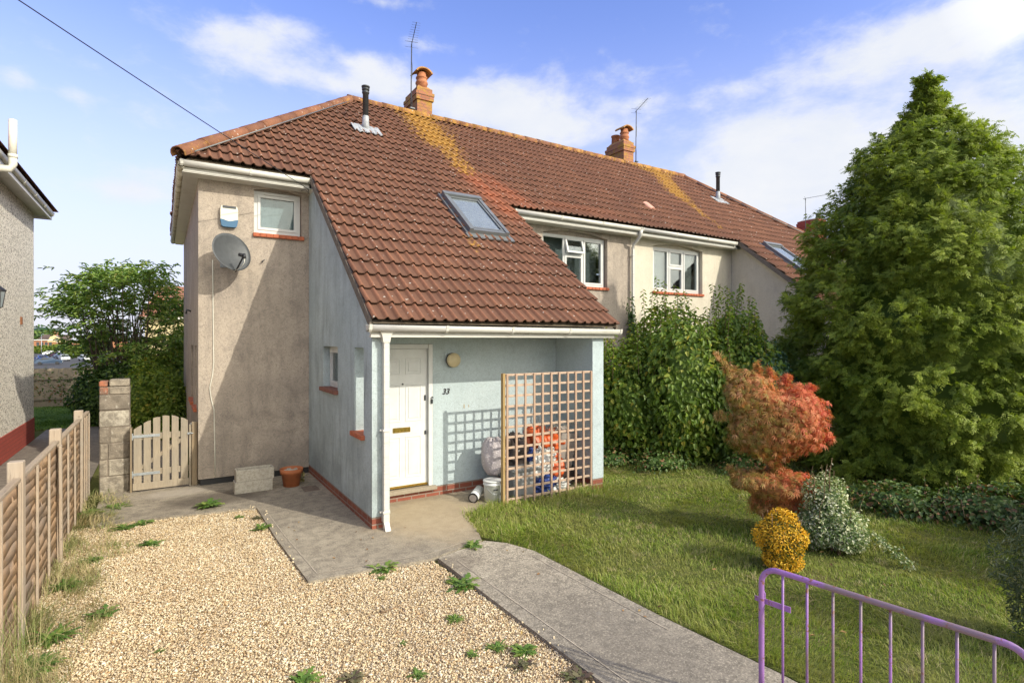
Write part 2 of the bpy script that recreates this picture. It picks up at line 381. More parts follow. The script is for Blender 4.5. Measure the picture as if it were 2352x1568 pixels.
M['tile'] = tilemat('clay_roof_tile', (0.255, 0.112, 0.064), (0.18, 0.08, 0.05))
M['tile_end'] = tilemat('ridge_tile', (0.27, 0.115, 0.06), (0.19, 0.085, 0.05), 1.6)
def conc(name, a, d, stain, wet=None, scale=1.0, agg=0.5):  # wet: patch function, wet marks on the apron, darker patches on the path
    m, t, b = new_mat(name); o = t.obj()
    n = t.noise(o, 1.1*scale, 7, 0.65, 0.3); n2 = t.noise(o, 9*scale, 6, 0.7); n3 = t.noise(o, 70, 3, 0.75)
    c = t.mix(t.ramp(n, [(0.35, 0.0), (0.65, 1.0)]), a, d); c = t.mix(t.math('MULTIPLY', t.ramp(n2, [(0.42, 0.0), (0.62, 1.0)]), 0.75), c, stain)
    c = t.mix(t.math('MULTIPLY', t.ramp(n3, [(0.55, 0.0), (0.62, 1.0)]), agg*0.5), c, tuple(min(1, q*1.7) for q in a))
    c = t.mix(t.math('MULTIPLY', t.ramp(n3, [(0.36, 1.0), (0.42, 0.0)]), agg*0.7), c, tuple(q*0.4 for q in d))
    sp = t.math('MULTIPLY', t.ramp(t.voro(o, 3.1), [(0.07, 1.0), (0.11, 0.0)]), t.ramp(t.noise(o, 25, 3), [(0.4, 0.0), (0.6, 0.8)]))
    c = t.mix(t.math('MULTIPLY', sp, 0.7), c, (0.36, 0.34, 0.29))
    if wet: c = wet(t, o, c)
    t.put(b.inputs['Base Color'], c); b.inputs['Roughness'].default_value = 0.9; b.inputs['Specular IOR Level'].default_value = 0.25
    bump(t, b, t.math('ADD', t.math('MULTIPLY', n3, 0.5), n2), 0.5, 0.008); return m
def blob(t, o, cx, cy, rx, ry, soft=0.35, amp=0.5):
    x, y, z = t.sepz(o); dx = t.math('MULTIPLY', t.math('SUBTRACT', x, cx), 1/rx); dy = t.math('MULTIPLY', t.math('SUBTRACT', y, cy), 1/ry)
    d = t.math('SQRT', t.math('ADD', t.math('MULTIPLY', dx, dx), t.math('MULTIPLY', dy, dy)))
    d = t.math('ADD', d, t.math('MULTIPLY', t.math('SUBTRACT', t.noise(o, 3.0, 6, 0.7), 0.5), amp*2))
    return t.ramp(t.math('MULTIPLY', d, 0.5), [(0.5-soft/2, 1.0), (0.5+soft/2, 0.0)])
def apron_wet(t, o, c):
    c = t.mix(t.math('MULTIPLY', blob(t, o, 0.65, 8.95, 0.62, 0.35), 0.72), c, (0.075, 0.06, 0.048))
    c = t.mix(t.math('MULTIPLY', blob(t, o, 0.15, 9.6, 0.45, 0.22, .3, .7), 0.55), c, (0.42, 0.37, 0.31))
    c = t.mix(t.math('MULTIPLY', blob(t, o, 3.0, 6.6, 0.75, 0.95), 0.55), c, (0.43, 0.33, 0.205))
    return c
def path_patches(t, o, c):
    c = t.mix(t.math('MULTIPLY', blob(t, o, 2.9, 2.9, 0.8, 1.4, .6), 0.55), c, (0.13, 0.116, 0.10))  # darker patch over the near end of the path
    return t.mix(t.math('MULTIPLY', blob(t, o, 2.5, 5.05, 0.28, 0.22), 0.5), c, (0.12, 0.095, 0.075))
M['apron'] = conc('apron_concrete', (0.345, 0.30, 0.23), (0.245, 0.21, 0.162), (0.155, 0.132, 0.105), apron_wet, agg=.9)
M['path'] = conc('path_concrete', (0.44, 0.385, 0.30), (0.29, 0.25, 0.195), (0.15, 0.13, 0.10), path_patches, agg=1.4, scale=1.7)
M['block'] = conc('pillar_block', (0.37, 0.315, 0.24), (0.27, 0.225, 0.17), (0.17, 0.14, 0.11), scale=2.5)
M['block_dark'] = conc('pillar_block_dark', (0.23, 0.19, 0.15), (0.17, 0.14, 0.11), (0.10, 0.085, 0.07), scale=2.5)
M['trough'] = conc('trough_concrete', (0.50, 0.46, 0.38), (0.43, 0.395, 0.33), (0.30, 0.27, 0.22), scale=3, agg=0.3)
M['asphalt'] = conc('asphalt', (0.09, 0.088, 0.085), (0.07, 0.068, 0.066), (0.05, 0.05, 0.05))
M['paving'] = conc('side_paving', (0.25, 0.215, 0.175), (0.18, 0.155, 0.125), (0.11, 0.095, 0.08))
def wood(name, a, d, grey, knots=0.6, grain=(1, 1, 14), f_axis=2, greyamt=0.5):
    m, t, b = new_mat(name); sc_ = [14.0, 14.0, 14.0]; sc_[f_axis] = 1.3
    v = t.obj(tuple(sc_)); n = t.noise(v, 2.4, 6, 0.65, 0.8); g = t.noise(t.obj(), 2.3, 5, 0.6); r = t.attr('rnd')
    c = t.mix(t.ramp(n, [(0.32, 0.0), (0.68, 1.0)]), a, d)
    c = t.mix(t.math('MULTIPLY', t.ramp(g, [(0.38, 0.0), (0.66, 1.0)]), greyamt), c, grey)
    c = t.mix(t.math('MULTIPLY', t.ramp(t.noise(v, 7, 3, 0.7), [(0.3, 1.0), (0.42, 0.0)]), 0.5), c, tuple(q*0.35 for q in d))
    kn = t.ramp(t.voro(t.obj(), 4.3), [(0.045, 1.0), (0.08, 0.0)]); c = t.mix(t.math('MULTIPLY', kn, knots), c, tuple(q*0.3 for q in d))
    t.put(b.inputs['Base Color'], c); b.inputs['Roughness'].default_value = 0.88; b.inputs['Specular IOR Level'].default_value = 0.2
    bump(t, b, n, 0.5, 0.004); return m
M['fence_slat'] = wood('weathered_slat', (0.50, 0.335, 0.20), (0.36, 0.225, 0.135), (0.22, 0.185, 0.16), f_axis=1, greyamt=0.8)
M['fence_post'] = wood('weathered_post', (0.44, 0.35, 0.26), (0.34, 0.26, 0.19), (0.33, 0.29, 0.245), greyamt=.7)
M['fence_rail'] = wood('weathered_rail', (0.38, 0.30, 0.22), (0.29, 0.22, 0.155), (0.27, 0.235, 0.195), f_axis=1)
M['gate_wood'] = wood('gate_wood', (0.385, 0.32, 0.235), (0.29, 0.235, 0.17), (0.25, 0.225, 0.185), greyamt=.7)
M['gate_post'] = wood('gate_post_wood', (0.31, 0.24, 0.15), (0.22, 0.165, 0.105), (0.17, 0.14, 0.11))
M['trellis'] = wood('trellis_wood', (0.44, 0.305, 0.22), (0.36, 0.235, 0.165), (0.36, 0.27, 0.20), 0.3)
M['trellis_h'] = wood('trellis_cross_wood', (0.50, 0.375, 0.28), (0.41, 0.29, 0.21), (0.40, 0.31, 0.24), 0.3, f_axis=0)
M['trellis_post'] = wood('trellis_post_wood', (0.42, 0.29, 0.12), (0.33, 0.22, 0.09), (0.30, 0.22, 0.12), 0.4)
M['back_fence'] = wood('back_fence_wood', (0.44, 0.36, 0.25), (0.36, 0.285, 0.195), (0.26, 0.22, 0.17))
M['bark'] = wood('bark', (0.16, 0.12, 0.085), (0.10, 0.075, 0.05), (0.13, 0.12, 0.09))
M['twig'] = plain('twig', (0.20, 0.13, 0.075), 0.9, var=0.4)
M['terracotta'] = plain('terracotta', (0.42, 0.135, 0.05), 0.75, var=0.18, scale=10, bmp=0.2)
M['pot_red'] = plain('chimney_pot_clay', (0.40, 0.155, 0.07), 0.8, var=0.3, scale=8, bmp=0.3)
M['pot_lichen'] = plain('lichen_clay', (0.36, 0.19, 0.06), 0.85, var=0.45, scale=6, bmp=0.4)
M['white_plastic'] = plain('white_plastic', (0.66, 0.665, 0.64), 0.4, var=0.12, scale=18)
M['pipe_white'] = plain('pipe_white', (0.66, 0.64, 0.56), 0.45, var=0.1)
M['dish'] = plain('dish_grey', (0.07, 0.075, 0.08), 0.55, 0.1, var=0.15, scale=14)
M['alarm_cream'] = plain('alarm_cream', (0.66, 0.64, 0.52), 0.4, var=0.04)
M['alarm_blue'] = plain('alarm_blue', (0.03, 0.11, 0.21), 0.35, var=0.05)
M['cable_white'] = plain('cable_white', (0.6, 0.58, 0.5), 0.6)
M['lamp_shade'] = plain('lamp_shade', (0.58, 0.49, 0.30), 0.4, var=0.08)
M['orange'] = plain('orange_plastic', (0.62, 0.11, 0.025), 0.42, var=0.15, scale=5, bmp=0.3, bscale=9)
M['grey_bin'] = plain('grey_plastic', (0.27, 0.28, 0.285), 0.55, var=0.2, scale=9)
M['black_bag'] = plain('dark_bag', (0.045, 0.035, 0.032), 0.4, var=0.4, scale=9, bmp=0.6, bscale=18)
M['blue_bag'] = plain('blue_plastic', (0.03, 0.06, 0.24), 0.4, var=0.15, scale=5, bmp=0.6, bscale=18)
M['box_grey'] = plain('grey_board', (0.31, 0.275, 0.245), 0.8, var=0.2, scale=8)
M['wire'] = plain('pale_wire', (0.34, 0.34, 0.30), 0.5)
def dots():
    m, t, b = new_mat('dotted_cloth'); o = t.obj(); v = t.ramp(t.voro(o, 24), [(0.20, 1.0), (0.26, 0.0)])
    c = t.mix(t.math('MULTIPLY', v, 0.7), t.mix(t.noise(o, 7, 4), (0.46, 0.41, 0.40), (0.36, 0.33, 0.35)), (0.72, 0.70, 0.68))
    t.put(b.inputs['Base Color'], c); b.inputs['Roughness'].default_value = 0.8; bump(t, b, t.noise(o, 12, 4, 0.6, 1.0), 0.9, 0.02); return m
M['dots'] = dots()
def purple():
    m, t, b = new_mat('purple_paint'); o = t.obj(); n = t.noise(o, 9, 6, 0.7); r = t.noise(o, 22, 5, 0.7)
    c = t.mix(t.ramp(n, [(0.35, 0.0), (0.65, 1.0)]), (0.27, 0.135, 0.37), (0.33, 0.165, 0.42))
    c = t.mix(t.ramp(t.noise(t.obj((1, 1, .5)), 3.2, 5), [(0.50, 0.0), (0.58, .8)]), c, (0.20, 0.155, 0.13)); c = t.mix(t.ramp(r, [(0.585, 0.0), (0.63, 1.0)]), c, (0.22, 0.09, 0.06))
    t.put(b.inputs['Base Color'], c); b.inputs['Roughness'].default_value = 0.42; bump(t, b, r, 0.3, 0.002); return m
M['purple'] = purple()
def leafmat(name, ramp, trans=0.35, rough=0.5, patch=None, patch_scale=1.5, tip=None, spec=0.4):
    m, t, b = new_mat(name); out = [n for n in t.n if n.type == 'OUTPUT_MATERIAL'][0]
    c = t.ramp(t.attr('rnd'), ramp); o = t.obj()
    if patch: c = t.mix(t.math('MULTIPLY', t.ramp(t.noise(o, patch_scale, 4, 0.6), [(0.42, 0.0), (0.62, 1.0)]), 0.8), c, patch)
    if tip: c = t.mix(t.attr('tip'), c, tip)
    t.put(b.inputs['Base Color'], c); b.inputs['Roughness'].default_value = rough; b.inputs['Specular IOR Level'].default_value = spec
    tl = t.node('ShaderNodeBsdfTranslucent'); t.put(tl.inputs[0], t.mix(1.0, c, (1.0, 1.05, 0.55), 'MULTIPLY'))
    mx = t.node('ShaderNodeMixShader'); mx.inputs[0].default_value = trans; t.link(b.outputs[0], mx.inputs[1]); t.link(tl.outputs[0], mx.inputs[2])
    t.link(mx.outputs[0], out.inputs[0]); return m
# ------------------------------------------------------------------ ground and surfaces
def inpoly(P, poly):
    x, y = P[:, 0], P[:, 1]; ins = np.zeros(len(P), bool); n = len(poly)
    for i in range(n):
        x0, y0 = poly[i]; x1, y1 = poly[(i+1) % n]
        c = ((y0 > y) != (y1 > y)) & (x < (x1-x0)*(y-y0)/((y1-y0) or 1e-9)+x0); ins ^= c
    return ins
def ground_z(y):
    t = min(1, max(0, (y-26)/34.0)); return -2.6*t*t*(3-2*t)
def soil():
    m, t, b = new_mat('rough_ground'); o = t.obj()
    c = t.ramp(t.noise(o, 0.8, 6, .65), [(.3, (0.06, 0.075, 0.025)), (.55, (0.11, 0.115, 0.04)), (.8, (0.14, 0.115, 0.06))])
    t.put(b.inputs['Base Color'], c); b.inputs['Roughness'].default_value = 1; b.inputs['Specular IOR Level'].default_value = 0; bump(t, b, t.noise(o, 25, 4), .6, .03); return m
M['soil'] = soil()
ys = [-40, 0, 12, 25, 28, 31, 34, 38, 42, 46, 50, 54, 58, 62, 100, 300, 1500]; xs = [-900, -200, -60, -20, -5, 5, 20, 60, 200, 900]
V = [(x, y, ground_z(y)-0.012) for y in ys for x in xs]; n = len(xs)
F = [(j*n+i, j*n+i+1, (j+1)*n+i+1, (j+1)*n+i) for j in range(len(ys)-1) for i in range(n-1)]
tag(npmesh('ground', V, F, M['soil']), 'rough earth and grass ground around the houses', None, None, 'structure')
mb = MB(); mb.add([(-160, 62, -2.58), (60, 62, -2.58), (60, 260, -2.58), (-160, 260, -2.58)], [(0, 1, 2, 3)])
tag(mb.build('road', M['asphalt'], recalc=False), 'grey road and parking area far down the slope', None, None, 'structure')
mb = MB(); mb.box(-2.5, -3, -0.01, -1.0, 18.3, 0.004)
tag(mb.build('side_path', M['paving']), 'grey paved side path between the rough-cast house and the fence', None, None, 'structure')
# apron slab and the garden path, each a real slab
APRON = [(0.35, 16.9), (-0.75, 16.9), (-0.75, 8.42), (-0.25, 8.42), (1.08, 8.18), (1.10, 6.8), (1.16, 5.42), (1.75, 5.37), (2.36, 5.30), (3.06, 5.48), (3.22, 5.9), (3.34, 6.45), (3.9, 6.62), (5.6, 6.55), (5.6, 10.0), (0.35, 10.0)]
mb = MB(); mb.prism(APRON, -0.08, 0.03); tag(mb.build('concrete_apron', M['apron']), 'stained concrete slab around the porch corner', None, None, 'structure')
PATH = [(2.42, 5.27), (3.08, 5.44), (3.25, 5.25), (3.38, 4.9), (3.42, 4.0), (3.46, 3.2), (3.55, 2.2), (3.6, -3), (2.55, -3), (2.5, 1.5), (2.46, 2.83), (2.44, 4.0)]
mb = MB(); mb.prism(PATH, -0.08, 0.034); tag(mb.build('garden_path', M['path']), 'worn grey concrete garden path beside the lawn', None, None, 'structure')
# smooth trowelled margins pressed into the slab edges
mb = MB()
def line(a, b, z, w=0.008):
    a = Vector((*a, z)); b = Vector((*b, z)); d = (b-a).normalized(); nn_ = Vector((-d.y, d.x, 0))*w
    mb.add([a-nn_, b-nn_, b+nn_, a+nn_], [(0, 1, 2, 3)])
M['margin'] = plain('trowel_line', (0.40, 0.34, 0.265), .9, var=.35, scale=9)
for pts, z in (([(1.16, 8.05), (1.20, 6.8), (1.27, 5.55), (1.8, 5.49), (2.4, 5.42), (3.02, 5.58)], 0.034), ([(2.56, 5.1), (2.58, 4.0), (2.60, 2.83), (2.66, 0)], 0.038), ([(3.28, 4.8), (3.30, 4.0), (3.34, 3.0)], 0.038)):
    for a, b in zip(pts[:-1], pts[1:]): line(a, b, z, 0.0045)
tag(mb.build('slab_margin', M['margin'], recalc=False), 'pale trowelled lines along the slab edges', None, None, 'structure')
mb = MB(); mb.box(1.80, 8.63, 0.02, 2.02, 8.93, 0.036)
o = mb.build('drain_cover', M['dark_metal']); 
t_ = tag(o, 'small rusty square drain cover set in the concrete beside the flowerpot', 'drain cover')
o.data.materials[0] = plain('rusty_cover', (0.16, 0.12, 0.09), .9, var=.4, scale=20, bmp=.6)
# gravel bed
GRAV = [(-0.93, 8.5), (-0.3, 8.42), (1.08, 8.18), (1.10, 6.8), (1.16, 5.42), (1.75, 5.37), (2.38, 5.28), (2.44, 4.0), (2.46, 2.83), (2.5, -2.5), (-0.93, -2.5)]
def gravel_base():
    m, t, b = new_mat('gravel_base'); o = t.obj(); v = t.sepz(t.voro(o, 70, 'Color'))[0]
    c = t.ramp(v, [(0, (.30, .21, .11)), (.4, (.50, .38, .22)), (.8, (.62, .50, .32)), (1, (.70, .60, .43))])
    t.put(b.inputs['Base Color'], c); b.inputs['Roughness'].default_value = 1; bump(t, b, t.voro(o, 70), .8, .01); return m
M['gravel_base'] = gravel_base()
mb = MB(); mb.prism(GRAV, -0.1, -0.006); tag(mb.build('gravel_drive', M['gravel_base']), 'bed of the golden gravel drive', None, None, 'structure')
def stones(n, poly, x0, x1, y0, y1, name, ramp, label, cat, smin=.0045, smax=.0095):
    P = rng.random((n*2, 2))*[x1-x0, y1-y0]+[x0, y0]; P = P[inpoly(P, poly)]
    u = (P[:, 0]*math.cos(YAW)-P[:, 1]*math.sin(YAW)); d = P[:, 0]*math.sin(YAW)+P[:, 1]*math.cos(YAW)
    P = P[(d > 3.3) & (np.abs(u/np.maximum(d, .1)) < 1.05)][:n]; n = len(P)
    s = rng.uniform(smin, smax, n)*rng.choice([1, 1, 1, 1.6], n); base = np.array([[1, 0, 0], [0, 1, 0], [-1, 0, 0], [0, -1, 0], [0, 0, 1], [0, 0, -1]], float)
    q = rng.normal(size=(n, 3, 3)); Q, _ = np.linalg.qr(q)
    sc3 = np.stack([s*rng.uniform(.8, 1.5, n), s*rng.uniform(.7, 1.1, n), s*rng.uniform(.45, .8, n)], 1)
    v = base[None]*sc3[:, None, :]+rng.normal(size=(n, 6, 3))*(s*.22)[:, None, None]
    v = np.einsum('nij,nkj->nki', Q, v); v[:, :, 2] *= .75
    v += np.column_stack([P, rng.uniform(0.0, .012, n)])[:, None, :]
    f = np.array([[0, 1, 4], [1, 2, 4], [2, 3, 4], [3, 0, 4], [1, 0, 5], [2, 1, 5], [3, 2, 5], [0, 3, 5]])
    F = (np.arange(n)[:, None, None]*6+f[None]).reshape(-1, 3); r = np.repeat(rng.random(n), 8)
    m, t, b = new_mat(name+'_stone'); t.put(b.inputs['Base Color'], t.mix(t.math('MULTIPLY', t.ramp(t.noise(t.obj(), 1.6, 5, .65), [(.42, 0.), (.68, 1.)]), .38), t.ramp(t.attr('rnd'), ramp), (.34, .22, .12))); b.inputs['Roughness'].default_value = .8
    return tag(npmesh(name, v.reshape(-1, 3), F, m, fattrs={'rnd': r}), label, cat, None, 'stuff')
GR2 = GRAV
stones(98000, GRAV, -0.93, 2.5, 1.0, 8.5, 'gravel', [(0, (.30, .20, .11)), (.12, (.50, .36, .20)), (.35, (.62, .49, .30)), (.7, (.71, .59, .40)), (.92, (.78, .71, .57)), (1, (.56, .33, .14))], 'loose golden and cream gravel chips covering the drive', 'gravel')

STR = [(2.44, 5.2), (2.62, 5.2), (2.62, 2.0), (2.46, 2.0)]
def strays():
    n = 14; P = np.concatenate([np.column_stack([2.44+np.abs(rng.normal(size=n))*.05, rng.uniform(2.3, 5.2, n)]), np.column_stack([1.12+np.abs(rng.normal(size=n))*.03, rng.uniform(5.5, 8.1, n)]), np.column_stack([rng.uniform(-.2, 1.1, n), 8.2+np.abs(rng.normal(size=n))*.04])]); m = MB()
    for (x, y) in P: s = random.uniform(.004, .009); m.box(x-s, y-s*.8, .032, x+s, y+s*.8, .036+s, rot=Matrix.Rotation(random.random()*3, 3, 'Z') @ Matrix.Rotation(random.gauss(0, .4), 3, 'X'))
    o = m.build('stray_gravel', plain('stray_stone', (.70, .58, .38), .8, var=.3, scale=60)); tag(o, 'scattered gravel chips kicked onto the edges of path and slab', 'gravel', None, 'stuff')
strays()
# ------------------------------------------------------------------ building blocks
XP, XL, XM, YW, YC, YB = 2.12, 0.47, 9.66, 9.85, 6.49, 7.42
KR = 0.789; YE, ZE = 9.47, 5.0; YV = 6.33; YR = 13.3; ZR = ZE+KR*(YR-YE); XR = 3.80
XV0, XV1 = 2.07, 5.97
def zroof(y): return ZE+KR*(y-YE)
def wall(mb, P, s0, s1, zb, zt, th, ops=()):
    """P(s, depth, z) -> xyz; ops: (sa, sb, za, zb, rise) openings with an optional arched head"""
    ztf = zt if callable(zt) else (lambda s: zt)
    br = {s0, s1}
    for (a, b, c, d, r) in ops:
        br |= {a, b}
        if r: br |= {a+(b-a)*k/10 for k in range(11)}
    if callable(zt): br |= {s0+(s1-s0)*k/6 for k in range(7)}
    br = sorted(br)
    def head(op, s):
        a, b, c, d, r = op; k = (s-a)/(b-a)*2-1; return d+r*(1-k*k)
    def quad(A, B, C, D): mb.add([A, B, C, D], [(0, 1, 2, 3)])
    for a, b in zip(br[:-1], br[1:]):
        op = next((o for o in ops if o[0]-1e-6 <= a and b <= o[1]+1e-6), None)
        parts = [((zb, zb), (ztf(a), ztf(b)))] if not op else [((zb, zb), (op[2], op[2])), ((head(op, a), head(op, b)), (ztf(a), ztf(b)))]
        for (l0, l1), (h0, h1) in parts:
            if h0-l0 < 1e-4 and h1-l1 < 1e-4: continue
            quad(P(a, 0, l0), P(b, 0, l1), P(b, 0, h1), P(a, 0, h0)); quad(P(b, th, l1), P(a, th, l0), P(a, th, h0), P(b, th, h1))
        if op:
            quad(P(a, 0, op[2]), P(a, th, op[2]), P(b, th, op[2]), P(b, 0, op[2]))
            quad(P(a, th, head(op, a)), P(a, 0, head(op, a)), P(b, 0, head(op, b)), P(b, th, head(op, b)))
            if abs(a-op[0]) < 1e-6: quad(P(a, th, op[2]), P(a, 0, op[2]), P(a, 0, head(op, a)), P(a, th, head(op, a)))
            if abs(b-op[1]) < 1e-6: quad(P(b, 0, op[2]), P(b, th, op[2]), P(b, th, head(op, b)), P(b, 0, head(op, b)))
        quad(P(a, 0, ztf(a)), P(b, 0, ztf(b)), P(b, th, ztf(b)), P(a, th, ztf(a)))
        quad(P(a, th, zb), P(b, th, zb), P(b, 0, zb), P(a, 0, zb))
    for s, o_ in ((s0, 0), (s1, 1)):
        q = [P(s, th, zb), P(s, 0, zb), P(s, 0, ztf(s)), P(s, th, ztf(s))]; quad(*(q if not o_ else q[::-1]))
PY = lambda y: (lambda s, d, z: (s, y+d, z))            # wall facing -Y
PXn = lambda x: (lambda s, d, z: (x+d, s, z))           # wall facing -X
def window(parent, P, x0, x1, z0, z1, cols, fr=0.055, curtain=None, back=None, dep=0.06):
    """P(s, depth, z); cols: (f0, f1, split or None, kind) fractions across; every light gets a sash and a pane"""
    f = MB()
    def bx(a, b, c, d, d0, d1, m=f):
        p = [P(a, d0, c), P(b, d1, d)]; m.box(*p[0], *p[1])
    bx(x0, x1, z0, z0+fr, 0, dep); bx(x0, x1, z1-fr, z1, 0, dep); bx(x0, x0+fr, z0+fr, z1-fr, 0.001, dep); bx(x1-fr, x1, z0+fr, z1-fr, 0.001, dep)
    xi0, xi1 = x0+fr, x1-fr; w = xi1-xi0; lights = []
    for (a, b, split, kind) in cols:
        xa, xb = xi0+w*a+(0.02 if a > 0 else 0), xi0+w*b-(0.02 if b < 1 else 0)
        if b < 1: bx(xb, xb+0.04, z0+fr, z1-fr, 0.004, dep-.004)
        if split:
            zs = z0+fr+(z1-z0-2*fr)*split; bx(xa, xb, zs-0.02, zs+0.02, 0.006, dep-.006)
            lights += [(xa, xb, z0+fr, zs-0.02, kind[0]), (xa, xb, zs+0.02, z1-fr, kind[1])]
        else: lights.append((xa, xb, z0+fr, z1-fr, kind))
    fo = f.build('window', M['upvc'], parent)
    for (xa, xb, za, zb, kind) in lights:
        sw = 0.042 if kind != 'fix' else 0.012; d0 = -0.012 if kind != 'fix' else 0.014
        if kind == 'open':
            s = MB(); g = MB(); ang = 0.30; h = zb-za
            def T(a, d, z): zz = zb-(zb-z)*math.cos(ang); return P(a, d0-(zb-z)*math.sin(ang)+d, zz)
            def slab(m, a, b, c, d, e0, e1):
                vs = [T(a, e0, c), T(b, e0, c), T(b, e1, c), T(a, e1, c), T(a, e0, d), T(b, e0, d), T(b, e1, d), T(a, e1, d)]
                m.add(vs, [(3, 2, 1, 0), (4, 5, 6, 7), (0, 1, 5, 4), (1, 2, 6, 5), (2, 3, 7, 6), (3, 0, 4, 7)])
            slab(s, xa, xb, za, za+sw, 0, .05); slab(s, xa, xb, zb-sw, zb, 0, .05); slab(s, xa, xa+sw, za+sw, zb-sw, 0, .05); slab(s, xb-sw, xb, za+sw, zb-sw, 0, .05)
            slab(g, xa+sw, xb-sw, za+sw, zb-sw, .02, .028)
            so_ = s.build('sash', M['upvc'], fo); g.build('pane', M['glass'], fo); continue
        s = MB()
        for q in ((xa, xb, za, za+sw), (xa, xb, zb-sw, zb), (xa, xa+sw, za+sw, zb-sw), (xb-sw, xb, za+sw, zb-sw)): bx(*q, d0, dep*.7, s)
        if kind != 'fix': s.build('sash', M['upvc'], fo)
        else: s.build('bead', M['upvc'], fo)
        g = MB(); bx(xa+sw, xb-sw, za+sw, zb-sw, .022, .03, g); g.build('pane', M['glass'], fo)
    if curtain:
        for (ca, cb) in curtain:
            c = MB(); n = 40; vs = []
            for i in range(n+1):
                s_ = x0+.03+(x1-x0-.06)*(ca+(cb-ca)*i/n); dd = .13+.022*math.sin(i*1.3)+.012*math.sin(i*2.9+1)
                vs += [P(s_, dd, z0+.02), P(s_, dd, z1-.02)]
            c.add(vs, [(2*i, 2*i+2, 2*i+3, 2*i+1) for i in range(n)], True); c.build('curtain', M['curtain'], fo, recalc=False)
    bk = MB(); 
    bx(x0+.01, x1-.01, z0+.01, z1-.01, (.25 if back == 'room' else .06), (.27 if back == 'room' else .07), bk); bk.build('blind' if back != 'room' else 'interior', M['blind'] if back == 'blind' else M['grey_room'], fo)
    return fo
def brick_sill(parent, P, x0, x1, z, proj=0.045, h=0.062, mat='brick_sill', dep=.12, name='window_sill'):
    s = MB(); n = max(2, round((x1-x0)/0.105)); w = (x1-x0)/n
    for i in range(n):
        a, b = P(x0+i*w+.004, -proj-random.uniform(0, .004), z-h), P(x0+(i+1)*w-.004, dep, z)
        s.box(*a, *b, bev=.006)
    a, b = P(x0+.006, -proj+.008, z-h+.004), P(x1-.006, dep-.01, z-.005); s.box(*a, *b)
    return s.build(name, M[mat], parent)
GP = [(0, 0), (.012, -.055), (.035, -.078), (.075, -.078), (.098, -.055), (.11, 0), (.103, .002), (.09, -.05), (.072, -.068), (.038, -.068), (.019, -.05), (.007, .002)]
GPF = [(-.006, .006), (.007, -.06), (.032, -.085), (.078, -.085), (.103, -.06), (.116, .006), (.104, -.03), (.0, -.03)]
def gutter(parent, p0, p1, out, mat='gutter', step=0.92, ends=True):
    """p0->p1 along the top outer lip; out = unit vector pointing back to the fascia"""
    p0, p1, out = Vector(p0), Vector(p1), Vector(out); g = MB(); g.sweep(GP, p0, p1, out, (0, 0, 1), True)
    d = (p1-p0).normalized(); L = (p1-p0).length
    for q in ((p0, p0+d*.012), (p1-d*.012, p1)): g.sweep([(0, 0), (.012, -.055), (.035, -.078), (.075, -.078), (.098, -.055), (.11, 0)], *q, out, (0, 0, 1))
    go = g.build('gutter', M[mat], parent)
    n = max(1, int(L/step))
    for i in range(n+1):
        b = MB(); c = p0+d*(.03+(L-.06)*i/n); b.sweep(GPF, c-d*.018, c+d*.018, out, (0, 0, 1)); b.build('gutter_bracket', M[mat], go)
    return go
